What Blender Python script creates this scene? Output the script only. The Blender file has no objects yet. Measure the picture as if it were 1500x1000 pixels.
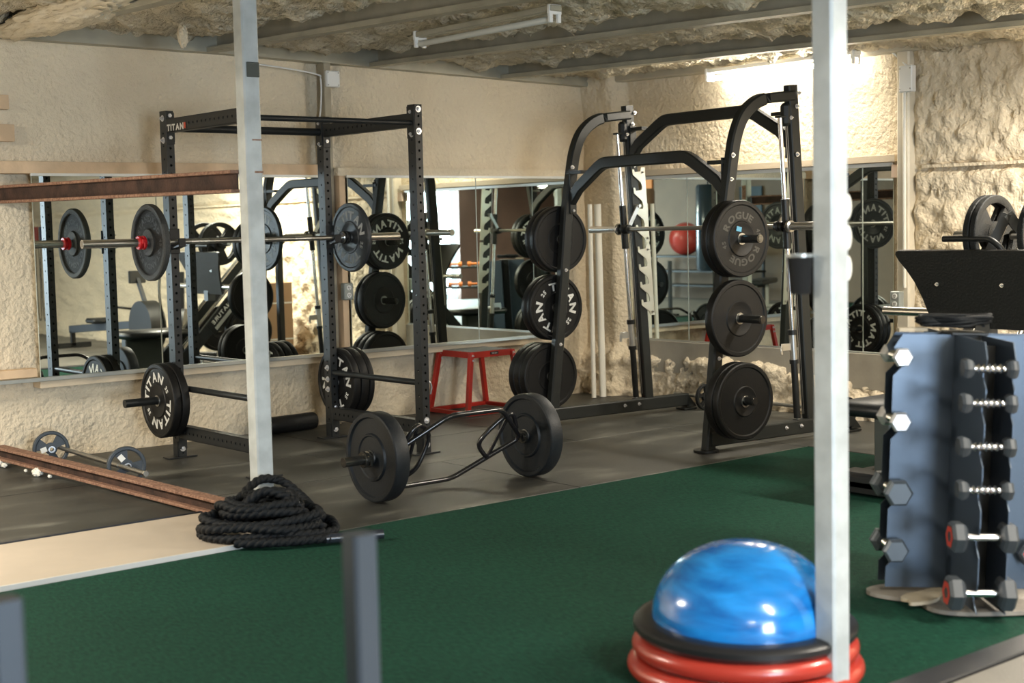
import bpy, bmesh, math, random
from mathutils import Vector, Matrix, noise
random.seed(7)
sc = bpy.context.scene
COL = sc.collection
PI = math.pi

# ------------------------------------------------------------------ materials
MATS = {}
def mat(name, color, rough=0.5, metal=0.0, bump=0.0, bscale=40.0, var=0.0, vscale=8.0, spec=0.5,
        emit=None, estr=0.0, coat=0.0, detail=6.0, color2=None, bdist=.01):
    if name in MATS: return MATS[name]
    m = bpy.data.materials.new(name); m.use_nodes = True
    nt = m.node_tree; N = nt.nodes; L = nt.links
    b = N['Principled BSDF']
    b.inputs['Base Color'].default_value = (*color, 1)
    b.inputs['Roughness'].default_value = rough
    b.inputs['Metallic'].default_value = metal
    b.inputs['Specular IOR Level'].default_value = spec
    if coat: b.inputs['Coat Weight'].default_value = coat
    if emit:
        b.inputs['Emission Color'].default_value = (*emit, 1)
        b.inputs['Emission Strength'].default_value = estr
    tc = N.new('ShaderNodeTexCoord')
    if var > 0 or color2:
        n = N.new('ShaderNodeTexNoise'); n.inputs['Scale'].default_value = vscale
        n.inputs['Detail'].default_value = detail
        L.new(tc.outputs['Object'], n.inputs['Vector'])
        r = N.new('ShaderNodeValToRGB')
        c2 = color2 or tuple(min(1, c*(1+var)) for c in color)
        c1 = color if color2 else tuple(c*(1-var) for c in color)
        r.color_ramp.elements[0].color = (*c1, 1); r.color_ramp.elements[0].position = .35
        r.color_ramp.elements[1].color = (*c2, 1); r.color_ramp.elements[1].position = .65
        L.new(n.outputs['Fac'], r.inputs['Fac']); L.new(r.outputs['Color'], b.inputs['Base Color'])
    if bump > 0:
        n2 = N.new('ShaderNodeTexNoise'); n2.inputs['Scale'].default_value = bscale
        n2.inputs['Detail'].default_value = 5
        L.new(tc.outputs['Object'], n2.inputs['Vector'])
        bp = N.new('ShaderNodeBump'); bp.inputs['Strength'].default_value = bump
        bp.inputs['Distance'].default_value = bdist
        L.new(n2.outputs['Fac'], bp.inputs['Height']); L.new(bp.outputs['Normal'], b.inputs['Normal'])
    MATS[name] = m
    return m

black = mat('powder_black', (.010, .011, .011), .42, 0, .05, 300, spec=.4)
rack_m = mat('rack_satin', (.014, .016, .017), .42, 0.0, .03, 300, spec=.5)
rubber = mat('bumper_rubber', (.006, .006, .006), .5, 0, .08, 120, spec=.32)
trap_rubber = mat('blue_black_rubber', (.007, .010, .013), .5, 0, .12, 120, spec=.4)
deep = mat('bore_black', (.002, .002, .002), .9)
iron = mat('hammertone_iron', (.050, .053, .053), .6, .2, .5, 180, .35, 300)
irondk = mat('iron_dark', (.012, .013, .013), .6, .1, .5, 180, spec=.3)
irong = mat('blue_grey_iron', (.05, .062, .075), .5, .3, .3, 180)
chrome = mat('chrome', (.84, .84, .84), .22, 1.0)
steel = mat('brushed_steel', (.62, .62, .60), .36, 1.0, .03, 400)
dullsteel = mat('worn_steel', (.42, .41, .38), .40, 1.0)
bolt_m = mat('zinc_bolt', (.80, .80, .82), .28, .8)
white_txt = mat('white_print', (.72, .72, .68), .5)
grey_txt = mat('grey_print', (.42, .43, .42), .5)
red_m = mat('red_paint', (.42, .022, .012), .35, 0, .02, 200)
redcl = mat('red_collar', (.5, .01, .015), .35)
orange_m = mat('orange_vinyl', (.75, .2, .03), .4)
silverhook = mat('cream_steel_plate', (.62, .61, .52), .35, .5)
pvc = mat('white_pvc', (.80, .78, .70), .4)
galv = mat('galvanized_steel', (.46, .50, .51), .5, .3, .08, 60, .14, 9)
foam = mat('spray_foam', (.74, .635, .47), .9, 0, 1.0, 30, .04, 2.5, bdist=.022, spec=.12)
foamc = mat('ceiling_foam', (.66, .59, .45), .8, 0, 1.0, 42, .14, 3.5, bdist=.03, spec=.25)
foamraw = mat('raw_foam', (.72, .64, .49), .8, 0, 1.0, 50, .06, 5, spec=.2)
woodm = mat('pine', (.64, .46, .29), .6, 0, .15, 60, .16, 5)
beamp = mat('primer_grey', (.40, .38, .30), .5, .2, .1, 30, .14, 4)
rust = mat('rusted_steel', (.17, .085, .055), .8, .1, .5, 120, 0, 60, color2=(.36, .21, .14))
white_pl = mat('white_plastic', (.8, .8, .77), .4)
grey_pl = mat('grey_box_metal', (.35, .38, .36), .45, .3)
cord_m = mat('rope_black', (.006, .0075, .009), .6, 0, .4, 220, spec=.22)
rackblue = mat('satin_blue_grey_steel', (.07, .095, .13), .34, .5, .02, 90)
vinyl = mat('black_vinyl', (.012, .014, .016), .4, 0, .1, 120)
card = mat('cardboard', (.42, .27, .16), .75, 0, .05, 30, .05, 3)
tan = mat('tan_board', (.42, .36, .26), .7, 0, .2, 30, .1, 8)
label_m = mat('silver_label', (.55, .56, .52), .35, .3)

def mirror_mat():
    m = bpy.data.materials.new('mirror_glass'); m.use_nodes = True
    b = m.node_tree.nodes['Principled BSDF']
    b.inputs['Base Color'].default_value = (.80, .86, .82, 1)
    b.inputs['Metallic'].default_value = 1; b.inputs['Roughness'].default_value = .0
    return m
mirror_m = mirror_mat()

def turf_mat():
    m = bpy.data.materials.new('green_turf'); m.use_nodes = True
    nt = m.node_tree; N = nt.nodes; L = nt.links; b = N['Principled BSDF']
    b.inputs['Roughness'].default_value = .9; b.inputs['Specular IOR Level'].default_value = .15
    tc = N.new('ShaderNodeTexCoord')
    n = N.new('ShaderNodeTexNoise'); n.inputs['Scale'].default_value = 90; n.inputs['Detail'].default_value = 4
    mp = N.new('ShaderNodeMapping'); mp.inputs['Rotation'].default_value[2] = .5; mp.inputs['Scale'].default_value = (1, .35, 1)
    L.new(tc.outputs['Object'], mp.inputs['Vector']); L.new(mp.outputs['Vector'], n.inputs['Vector'])
    n3 = N.new('ShaderNodeTexNoise'); n3.inputs['Scale'].default_value = 1.6; n3.inputs['Detail'].default_value = 3
    L.new(tc.outputs['Object'], n3.inputs['Vector'])
    r = N.new('ShaderNodeValToRGB')
    r.color_ramp.elements[0].position = .3; r.color_ramp.elements[1].position = .72
    r.color_ramp.elements[0].color = (.003, .026, .016, 1); r.color_ramp.elements[1].color = (.0085, .060, .037, 1)
    mx = N.new('ShaderNodeMath'); mx.operation = 'MULTIPLY_ADD'; mx.inputs[1].default_value = .25
    L.new(n3.outputs['Fac'], mx.inputs[0]); L.new(n.outputs['Fac'], mx.inputs[2])
    sb = N.new('ShaderNodeMath'); sb.operation = 'SUBTRACT'; sb.inputs[1].default_value = .12
    L.new(mx.outputs[0], sb.inputs[0]); L.new(sb.outputs[0], r.inputs['Fac'])
    L.new(r.outputs['Color'], b.inputs['Base Color'])
    n2 = N.new('ShaderNodeTexNoise'); n2.inputs['Scale'].default_value = 220
    L.new(mp.outputs['Vector'], n2.inputs['Vector'])
    bp = N.new('ShaderNodeBump'); bp.inputs['Strength'].default_value = .8; bp.inputs['Distance'].default_value = .006
    L.new(n2.outputs['Fac'], bp.inputs['Height']); L.new(bp.outputs['Normal'], b.inputs['Normal'])
    return m
turf_m = turf_mat()

def rubber_mat_mat():
    # black recycled rubber with chalk dust
    m = bpy.data.materials.new('rubber_floor'); m.use_nodes = True
    nt = m.node_tree; N = nt.nodes; L = nt.links; b = N['Principled BSDF']
    b.inputs['Specular IOR Level'].default_value = .5
    tc = N.new('ShaderNodeTexCoord'); ge = N.new('ShaderNodeNewGeometry')
    n = N.new('ShaderNodeTexNoise'); n.inputs['Scale'].default_value = 2.4; n.inputs['Detail'].default_value = 8
    mp = N.new('ShaderNodeMapping'); mp.inputs['Scale'].default_value = (.7, 1.7, 1); mp.inputs['Rotation'].default_value[2] = .5
    L.new(ge.outputs['Position'], mp.inputs['Vector']); L.new(mp.outputs['Vector'], n.inputs['Vector'])
    r = N.new('ShaderNodeValToRGB')
    e = r.color_ramp.elements
    e[0].position = .30; e[0].color = (.026, .027, .024, 1)
    e[1].position = .80; e[1].color = (.20, .20, .17, 1)
    k = e.new(.56); k.color = (.058, .058, .050, 1)
    L.new(n.outputs['Fac'], r.inputs['Fac'])
    sp = N.new('ShaderNodeTexNoise'); sp.inputs['Scale'].default_value = 260; sp.inputs['Detail'].default_value = 1
    L.new(ge.outputs['Position'], sp.inputs['Vector'])
    r2 = N.new('ShaderNodeValToRGB'); r2.color_ramp.elements[0].position = .68; r2.color_ramp.elements[1].position = .75
    r2.color_ramp.elements[0].color = (0, 0, 0, 1); r2.color_ramp.elements[1].color = (.06, .06, .05, 1)
    L.new(sp.outputs['Fac'], r2.inputs['Fac'])
    ad = N.new('ShaderNodeMixRGB'); ad.blend_type = 'ADD'; ad.inputs['Fac'].default_value = 1
    L.new(r.outputs['Color'], ad.inputs[1]); L.new(r2.outputs['Color'], ad.inputs[2])
    L.new(ad.outputs['Color'], b.inputs['Base Color'])
    rr = N.new('ShaderNodeMapRange'); rr.inputs['To Min'].default_value = .38; rr.inputs['To Max'].default_value = .62
    L.new(n.outputs['Fac'], rr.inputs['Value']); L.new(rr.outputs['Result'], b.inputs['Roughness'])
    bp = N.new('ShaderNodeBump'); bp.inputs['Strength'].default_value = .25; bp.inputs['Distance'].default_value = .003
    L.new(sp.outputs['Fac'], bp.inputs['Height']); L.new(bp.outputs['Normal'], b.inputs['Normal'])
    return m
mat_m = rubber_mat_mat()

def bosu_mat():
    m = bpy.data.materials.new('blue_pvc_swirl'); m.use_nodes = True
    nt = m.node_tree; N = nt.nodes; L = nt.links; b = N['Principled BSDF']
    b.inputs['Roughness'].default_value = .18; b.inputs['Coat Weight'].default_value = .5
    tc = N.new('ShaderNodeTexCoord'); mp = N.new('ShaderNodeMapping'); mp.inputs['Scale'].default_value = (1.2, 1.2, 5)
    n = N.new('ShaderNodeTexNoise'); n.inputs['Scale'].default_value = 4; n.inputs['Detail'].default_value = 5; n.inputs['Distortion'].default_value = .6
    L.new(tc.outputs['Object'], mp.inputs['Vector']); L.new(mp.outputs['Vector'], n.inputs['Vector'])
    r = N.new('ShaderNodeValToRGB')
    r.color_ramp.elements[0].position = .36; r.color_ramp.elements[0].color = (.004, .10, .36, 1)
    r.color_ramp.elements[1].position = .64; r.color_ramp.elements[1].color = (.016, .24, .66, 1)
    L.new(n.outputs['Fac'], r.inputs['Fac']); L.new(r.outputs['Color'], b.inputs['Base Color'])
    return m

# ------------------------------------------------------------------ geometry helpers
def frame(d, up=Vector((0, 0, 1))):
    d = d.normalized()
    if abs(d.dot(up)) > .98: up = Vector((0, 1, 0)) if abs(d.y) < .9 else Vector((1, 0, 0))
    s = d.cross(up).normalized(); u = s.cross(d).normalized()
    return s, u
class MB:
    def __init__(self): self.bm = bmesh.new()
    def face(self, vs):
        try: return self.bm.faces.new(vs)
        except ValueError: return None
    def box(self, c, s, rz=0, bev=0.0, M=None):
        T = Matrix.Translation(Vector(c)) @ (M if M is not None else Matrix.Rotation(rz, 4, 'Z')) @ Matrix.Diagonal((s[0], s[1], s[2], 1))
        r = bmesh.ops.create_cube(self.bm, size=1, matrix=T)
        if bev > 0:
            es = list({e for v in r['verts'] for e in v.link_edges})
            bmesh.ops.bevel(self.bm, geom=es, offset=bev, segments=1, affect='EDGES', clamp_overlap=True)
        return self
    def bar(self, p0, p1, w, h, up=Vector((0, 0, 1)), bev=0.0):
        p0 = Vector(p0); p1 = Vector(p1); d = p1-p0
        s, u = frame(d, Vector(up)); d.normalize()
        M = Matrix((s, u, d)).transposed().to_4x4()
        return self.box((p0+p1)/2, (w, h, (p1-p0).length), bev=bev, M=M)
    def cyl(self, p0, p1, r, n=20, r2=None, caps=True):
        p0 = Vector(p0); p1 = Vector(p1); r2 = r if r2 is None else r2
        s, u = frame(p1-p0)
        a = [self.bm.verts.new(p0+(s*math.cos(t)+u*math.sin(t))*r) for t in [2*PI*i/n for i in range(n)]]
        b = [self.bm.verts.new(p1+(s*math.cos(t)+u*math.sin(t))*r2) for t in [2*PI*i/n for i in range(n)]]
        for i in range(n): self.face((a[i], a[(i+1) % n], b[(i+1) % n], b[i]))
        if caps: self.face(a[::-1]); self.face(b)
        return self
    def sweep(self, pts, prof, up=Vector((0, 0, 1)), closed=False, caps=True):
        pts = [Vector(p) for p in pts]; n = len(pts); rings = []
        for i, p in enumerate(pts):
            if closed: d = pts[(i+1) % n]-pts[i-1]
            else: d = (pts[min(i+1, n-1)]-pts[i]).normalized()+(pts[i]-pts[max(i-1, 0)]).normalized()
            if d.length < 1e-9: d = Vector((0, 0, 1))
            s, u = frame(d, Vector(up))
            k = 1.0
            if 0 < i < n-1:
                a = (pts[i+1]-p).normalized(); c = a.dot(d.normalized()); k = 1/max(c, .6)
            rings.append([self.bm.verts.new(p+s*x*k+u*y) if abs(s.dot((pts[min(i+1,n-1)]-pts[max(i-1,0)]).normalized()))<2 else None for x, y in prof])
        m = len(prof); R = n if closed else n-1
        for i in range(R):
            A = rings[i]; B = rings[(i+1) % n]
            for j in range(m): self.face((A[j], A[(j+1) % m], B[(j+1) % m], B[j]))
        if caps and not closed: self.face(rings[0][::-1]); self.face(rings[-1])
        return self
    def tube(self, pts, r, n=12, closed=False):
        return self.sweep(pts, [(r*math.cos(2*PI*i/n), r*math.sin(2*PI*i/n)) for i in range(n)], closed=closed)
    def rtube(self, pts, w, h, up=Vector((0, 0, 1)), c=.008):
        x, y = w/2, h/2
        prof = [(-x+c, -y), (x-c, -y), (x, -y+c), (x, y-c), (x-c, y), (-x+c, y), (-x, y-c), (-x, -y+c)]
        return self.sweep(pts, prof, up=up)
    def lathe(self, prof, n=48, axis='X', c=(0, 0, 0), cap=False):
        c = Vector(c); rings = []
        for r, x in prof:
            ring = []
            for i in range(n):
                t = 2*PI*i/n
                if axis == 'X': v = Vector((x, r*math.cos(t), r*math.sin(t)))
                elif axis == 'Y': v = Vector((r*math.sin(t), x, r*math.cos(t)))
                else: v = Vector((r*math.cos(t), r*math.sin(t), x))
                ring.append(self.bm.verts.new(c+v))
            rings.append(ring)
        for A, B in zip(rings, rings[1:]):
            for i in range(n): self.face((A[i], A[(i+1) % n], B[(i+1) % n], B[i]))
        if cap: self.face(rings[0][::-1]); self.face(rings[-1])
        return self
    def prism(self, pts, th, M=None):
        """outline in local XY, extruded th along Z (centred)"""
        M = M or Matrix()
        a = [self.bm.verts.new(M @ Vector((x, y, -th/2))) for x, y in pts]
        b = [self.bm.verts.new(M @ Vector((x, y, th/2))) for x, y in pts]
        n = len(pts)
        fa = self.face(a[::-1]); fb = self.face(b)
        for i in range(n): self.face((a[i], a[(i+1) % n], b[(i+1) % n], b[i]))
        return self
    def sphere(self, c, r, seg=16, sc_=(1, 1, 1)):
        bmesh.ops.create_uvsphere(self.bm, u_segments=seg, v_segments=seg//2, radius=r,
                                  matrix=Matrix.Translation(Vector(c)) @ Matrix.Diagonal((*sc_, 1)))
        return self
    def build(self, name, m, parent=None, smooth=None, loc=None, label=None, kind=None):
        me = bpy.data.meshes.new(name)
        bmesh.ops.recalc_face_normals(self.bm, faces=self.bm.faces[:])
        self.bm.to_mesh(me); self.bm.free()
        me.materials.append(m)
        if smooth is not None:
            me.polygons.foreach_set('use_smooth', [True]*len(me.polygons))
            me.set_sharp_from_angle(angle=math.radians(smooth))
        o = bpy.data.objects.new(name, me); COL.objects.link(o)
        if parent: o.parent = parent
        if loc: o.location = loc
        if label: o['label'] = label
        if kind: o['kind'] = kind
        return o
def tag(o, label, cat, group=None, kind=None):
    o['label'] = label; o['category'] = cat
    if group: o['group'] = group
    if kind: o['kind'] = kind
    return o
def thing(name, label, cat, loc=(0, 0, 0), rz=0, group=None):
    o = bpy.data.objects.new(name, None); COL.objects.link(o)
    o.empty_display_size = .05
    o.location = loc; o.rotation_euler = (0, 0, rz)
    return tag(o, label, cat, group)
def copy_tree(o, parent=None):
    c = o.copy(); COL.objects.link(c)
    if parent is not None: c.parent = parent
    for ch in [x for x in list(bpy.data.objects) if x.parent == o]:
        copy_tree(ch, c)
    return c
def dup(o, loc, rz=None, label=None, group=None, rot=None):
    c = copy_tree(o); c.location = loc
    if rz is not None: c.rotation_euler = (0, 0, rz)
    if rot is not None: c.rotation_euler = rot
    if label: c['label'] = label
    if group: c['group'] = group
    return c
def struct(o): o['kind'] = 'structure'; return o

# lettering -------------------------------------------------
_ch = {}
def char_mesh(ch, bold=.03):
    k = (ch, bold)
    if k in _ch: return _ch[k]
    cu = bpy.data.curves.new('t', 'FONT'); cu.body = ch; cu.size = 1; cu.offset = bold; cu.extrude = 0
    cu.resolution_u = 3
    ob = bpy.data.objects.new('t', cu); COL.objects.link(ob)
    dg = bpy.context.evaluated_depsgraph_get(); dg.update()
    me = bpy.data.meshes.new_from_object(ob.evaluated_get(dg))
    vs = [v.co.copy() for v in me.vertices]; fs = [tuple(p.vertices) for p in me.polygons]
    bpy.data.objects.remove(ob); bpy.data.curves.remove(cu); bpy.data.meshes.remove(me)
    w = max((v.x for v in vs), default=.3); x0 = min((v.x for v in vs), default=0)
    _ch[k] = (vs, fs, x0, w); return _ch[k]
def put_text(mb, s, M, size, sx=1.0, gap=.12, bold=.03, center=True):
    """flat text in local XY of M (faces +Z)"""
    adv = []; x = 0
    for ch in s:
        if ch == ' ': adv.append(x); x += .35*sx*size; continue
        vs, fs, x0, w = char_mesh(ch, bold); adv.append(x); x += ((w-x0)*sx+gap)*size
    off = -x/2 if center else 0
    for ch, a in zip(s, adv):
        if ch == ' ': continue
        vs, fs, x0, w = char_mesh(ch, bold)
        bv = [mb.bm.verts.new(M @ Vector(((v.x-x0)*sx*size+a+off, v.y*size, 0))) for v in vs]
        for f in fs: mb.face([bv[i] for i in f])
def arc_text(mb, s, r, size, ang0, M, sx=1.25, gap=.13, bold=.04):
    """text on a circle, tops outward, centred on angle ang0 (radians, ccw from +X of M)"""
    ws = [(char_mesh(c, bold)[3]-char_mesh(c, bold)[2])*sx*size+gap*size for c in s]
    tot = sum(ws); pos = -tot/2
    for c, w in zip(s, ws):
        mid = pos+w/2; a = ang0-mid/(r+size*.35)
        vs, fs, x0, x1 = char_mesh(c, bold)
        bv = []
        for v in vs:
            lx = ((v.x-(x0+x1)/2)*sx)*size; rr = r+v.y*size
            aa = a-lx/(r+size*.35)
            bv.append(mb.bm.verts.new(M @ Vector((rr*math.cos(aa), rr*math.sin(aa), 0))))
        for f in fs: mb.face([bv[i] for i in f])
        pos += w

# ------------------------------------------------------------------ camera
F = 2106.1873; YAW = .8767; PITCH = .0796; ROLL = -.0227; CX, CY, CH = -7.9973, -8.3993, 1.3506
import json
def cam_setup():
    global YAW, PITCH, ROLL
    f = Vector((math.cos(YAW)*math.cos(PITCH), math.sin(YAW)*math.cos(PITCH), -math.sin(PITCH)))
    r = Vector((math.sin(YAW), -math.cos(YAW), 0)); u = r.cross(f)
    c, s = math.cos(ROLL), math.sin(ROLL)
    r2 = c*r+s*u; u2 = -s*r+c*u
    R = Matrix((r2, u2, -f)).transposed()
    cd = bpy.data.cameras.new('camera'); cd.sensor_width = 36; cd.sensor_fit = 'HORIZONTAL'
    cd.lens = F*36/1500; cd.clip_start = .05; cd.clip_end = 100
    cd.dof.use_dof = True; cd.dof.focus_distance = 8.3; cd.dof.aperture_fstop = 2.8
    o = bpy.data.objects.new('camera', cd); COL.objects.link(o)
    o.matrix_world = Matrix.Translation((CX, CY, CH)) @ R.to_4x4()
    sc.camera = o
cam_setup()

# ------------------------------------------------------------------ the room
XL, XR, YB, YF = -11.2, 0.0, -13.2, .13
ZB = lambda x, y: 2.515-.022*(x+3.4)+.028*y if x > -6.5 else 2.583+.028*y
ZC = lambda y: 2.60+.028*min(y, 0)      # underside of the roof sheeting, falling away from the mirror wall
def n3(x, y, z, s, o=4): return noise.fractal(Vector((x*s, y*s, z*s)), 1.0, 2.0, o)
def grid(name, us, vs, fn, m, smooth=True):
    me = bpy.data.meshes.new(name)
    V = [fn(u, v) for v in vs for u in us]; w = len(us)
    Fc = [(j*w+i, j*w+i+1, (j+1)*w+i+1, (j+1)*w+i) for j in range(len(vs)-1) for i in range(w-1)]
    me.from_pydata(V, [], Fc); me.materials.append(m)
    me.polygons.foreach_set('use_smooth', [smooth]*len(me.polygons))
    o = bpy.data.objects.new(name, me); COL.objects.link(o); return struct(o)
def rng(a, b, st): n = max(1, int(round(abs(b-a)/st))); return [a+(b-a)*i/n for i in range(n+1)]
def sm(a, b, x): t = max(0, min(1, (x-a)/(b-a))); return t*t*(3-2*t)

def wl(x, z):
    n = n3(x, 0, z, 2.2)*.014+n3(x*1.0, 5, z, 9)*.007
    y = .135-n
    y -= .03*sm(.12, .0, z)*(.5+n3(x, 3, 0, 3))           # foam skirt at the floor
    if -2.70 < x < -2.40: y += .035*sm(-2.70, -2.64, x)*sm(-2.40, -2.46, x)
    return Vector((x, y, z))
grid('wall_left', rng(XL, -5.2, .12)+rng(-5.16, .2, .03), rng(-.02, 2.84, .03), wl, foam)

def wr(y, z):
    # right wall: smooth above the mirror, lumpy foam heap below it, a corner column and rough panels to the right
    b = n3(2, y, z, 2.5)*.012
    x = .012-b
    low = sm(.44, .36, z)
    lump = (.055+.06*n3(7, y, z, 3.2)+.06*abs(n3(1, y, z, 9, 3))+.04*n3(4, y, z, 24, 3))
    et = .355+.05*n3(9, y, 0, 2.0)-.09*sm(-1.3, -2.5, y)
    edge = sm(et+.035, et-.06, z)
    x -= edge*max(0, lump)
    x -= .115*sm(-.27, -.20, y)                              # corner column of foam
    if y < -2.80:
        k = sm(-2.86, -2.95, y)
        x -= k*(.03+.055*abs(n3(3, y, z, 4.0))+.03*n3(3, y*1.6, z*.6, 20, 3))
        x += k*.05*sm(1.62, 1.645, z)*sm(1.70, 1.675, z)     # recess under the girt
    if z > 1.8: x -= (.02+.035*abs(n3(8, y, z, 5)))*sm(2.2, 2.45, z)
    return Vector((x, y, z))
grid('wall_right', rng(.2, -4.9, .026)+rng(-5.0, YB, .10), rng(-.02, 2.72, .026), wr, foam)

def plain_wall(name, a, b, z0, z1, m, hole=None):
    mb = MB(); a = Vector(a); b = Vector(b)
    mb.bar((a.x, a.y, (z0+z1)/2), (b.x, b.y, (z0+z1)/2), .1, z1-z0)
    return struct(mb.build(name, m))
brownw = mat('brown_wall', (.11, .060, .045), .6, 0, .1, 8, .12, 2)
beigew = mat('brown_panel_wall', (.22, .16, .11), .7, 0, .2, 10, .08, 2)
# far wall behind the camera with the open roll-up doorway, and the far side wall
mb = MB()
mb.box(((-8.75+XL)/2, YB-.05, 1.25), (XL+8.75 if XL+8.75 > 0 else -(XL+8.75), .1, 2.6))
mb.box((-3.3, YB-.05, 1.25), (6.8, .1, 2.6)); mb.box((-7.75, YB-.05, 2.42), (2.1, .1, .3))
struct(mb.build('wall_back', brownw))
plain_wall('wall_far', (XL-.05, YB-.1), (XL-.05, .3), -.02, 2.65, beigew)

def cl(x, y):
    px = (x+3.40) % 1.235                                    # purlins every 1.235 m
    d = min(px, 1.235-px)
    z = ZB(x, y)+.19
    z -= (.085+.085*abs(n3(x, y*1.1, 1, 2.2))+.032*abs(n3(x, y, 6, 8))+.026*n3(x, y, 3, 26, 3))*sm(.05, .20, d-.06*n3(x, y, 9, 4))
    return Vector((x, y, z))
grid('ceiling', rng(XL, -6.2, .12)+rng(-6.1, .06, .026), rng(.15, -4.6, .026)+rng(-5.1, YB, .12), cl, foamc)

mb = MB(); mb.box((XL/2, YB/2, -.06), (-XL+.6, -YB+.8, .1)); struct(mb.build('floor', mat('concrete', (.3, .28, .25), .7, 0, .2, 20, .1, 3)))

# roof purlins (each a cold-formed channel seen from below)
def purlin(x, label):
    t = thing('roof_purlin', label, 'purlin', (x, 0, 0), group='roof purlins')
    zz = lambda y: ZB(x, y)+.003
    mb = MB(); mb.bar((.004, .10, zz(.10)+.09), (.004, YB, zz(YB)+.09), .006, .18); mb.build('web', beamp, t)
    mb = MB(); mb.bar((-.035, .10, zz(.10)), (-.035, YB, zz(YB)), .08, .007); mb.build('flange', beamp, t)
    mb = MB(); mb.bar((-.074, .10, zz(.10)+.015), (-.074, YB, zz(YB)+.015), .005, .022); mb.build('lip', beamp, t)
    return t
for x, s in ((-4.635, 'grey steel roof purlin at the far left, foam heaped along it'),
             (-3.40, 'grey steel roof purlin beside the unlit tube light'),
             (-2.14, 'grey steel roof purlin between the unlit tube light and the corner'),
             (-.95, 'grey steel roof purlin nearest the lit tube light'),
             (-5.87, 'grey steel roof purlin above the green turf, out to the left')):
    purlin(x, s)
# eave channel over the left wall and header over the right wall
mb = MB(); mb.bar((XL, .10, 2.62), (-3.4, .10, 2.575), .12, .12); mb.bar((-3.4, .10, 2.575), (.1, .10, 2.50), .12, .12)
struct(mb.build('trim_1', beamp))
mb = MB(); mb.bar((-.04, .1, 2.50), (-.04, -6.5, 2.39), .10, .08, bev=.01)
struct(mb.build('trim_2', mat('painted_steel_beam', (.50, .46, .36), .5, .1, .1, 20, .05, 4)))

# foam heaped below the roof, at the top left corner
def blob(name, c, s, label, seed, m=foamraw):
    mb = MB(); bmesh.ops.create_icosphere(mb.bm, subdivisions=5, radius=1)
    for v in mb.bm.verts:
        p = v.co.copy(); q_ = Vector((p.x, p.y*(s[1]/max(s[0], .001))**.8, p.z)); k = 1+.22*noise.fractal(p*1.6+Vector((seed, 0, 0)), 1, 2, 4)+.32*abs(noise.noise(q_*2.2+Vector((seed, 3, 0))))+.10*abs(noise.noise(q_*6+Vector((seed, 9, 0))))
        v.co = Vector((p.x*s[0]*k, p.y*s[1]*k, p.z*s[2]*k))
    o = mb.build(name, m, smooth=80, loc=c); tag(o, label, 'foam'); return o
blob('foam_ridge', (-4.75, -.75, 2.555), (.13, .75, .075), 'pale cream ridge of spray foam hanging at the top left of the roof', 1)
blob('foam_drip', (-4.10, -.85, 2.475), (.025, .03, .06), 'small pale foam drip hanging from the roof at top left', 5)

# ------------------------------------------------------------------ floor coverings
mb = MB(); mb.box(((XL)/2-.10, (-2.965-5.95)/2, -.003), (-XL-.24, 5.95-2.965-.004, .006)); 
tag(mb.build('turf_carpet', turf_m), 'large dark green turf carpet covering the front of the floor', 'turf')
def floor_mat(x0, x1, y0, y1, label, z=.0, th=.012):
    mb = MB(); g = .0025
    mb.box(((x0+x1)/2, (y0+y1)/2, z-th/2-.001), (x1-x0-2*g, y1-y0-2*g, th), bev=.003)
    o = mb.build('rubber_mat', mat_m); tag(o, label, 'floor mat', 'black rubber floor mats'); return o
floor_mat(-4.72, -3.03, -2.955, -1.76, 'black rubber floor mat under the near plate of the hex bar')
floor_mat(-3.03, -1.2, -2.955, -1.76, 'black rubber floor mat under the far plate of the hex bar')
floor_mat(-1.2, .02, -2.955, -1.76, 'black rubber floor mat under the near side of the smith machine')
floor_mat(-4.72, -3.43, -1.76, -.92, 'dusty black rubber floor mat under the front left foot of the power rack')
floor_mat(-3.43, -1.95, -1.76, -.92, 'black rubber floor mat under the front right foot of the power rack')
floor_mat(-1.95, .02, -1.76, -.4, 'black rubber floor mat between the front legs of the smith machine')
floor_mat(-4.72, -3.1, -.92, .15, 'chalky black rubber floor mat along the wall under the power rack')
floor_mat(-3.1, -1.95, -.92, .15, 'black rubber floor mat along the wall behind the trap bar')
floor_mat(-1.95, .02, -.4, .15, 'black rubber floor mat along the wall under the red plyo box')
floor_mat(-6.55, -4.72, -.93, .15, 'black rubber floor mat at the far left, along the mirror wall')
floor_mat(-1.2, -.2, -5.95, -2.965, 'black rubber floor mat along the right wall under the leg press', z=.006)
floor_mat(-6.55, -4.72, -2.15, -.93, 'black rubber floor mat at the left, nearest the pale threshold board')
mb = MB(); mb.box((XL/2-.10, -6.005, .003), (-XL-.24, .105, .014), bev=.004)
tag(mb.build('edging_strip', MATS['black_edge'] if 'black_edge' in MATS else mat('black_edge', (.012, .013, .015), .5)), 'black edging strip along the near side of the green turf, bottom right', 'strip')
for k, (xa, xb) in enumerate(((-11.0, -8.4), (-8.4, -5.8), (-5.8, -3.2), (-3.2, -.2))):
    mb = MB(); mb.box(((xa+xb)/2, -9.55, -.004), (xb-xa-.006, 6.98, .010), bev=.003)
    tag(mb.build('rubber_mat', mat('grey_rubber_mat', (.16, .15, .13), .6, 0, .2, 120, .15, 3)), ['grey floor mat at the far left beyond the edging, behind the viewer', 'grey floor mat behind the viewer, under the weight sled',
        'grey floor mat just beyond the black edging strip, bottom right corner', 'grey floor mat along the right wall beyond the edging'][k], 'floor mat', 'grey floor mats beyond the turf')
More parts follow.
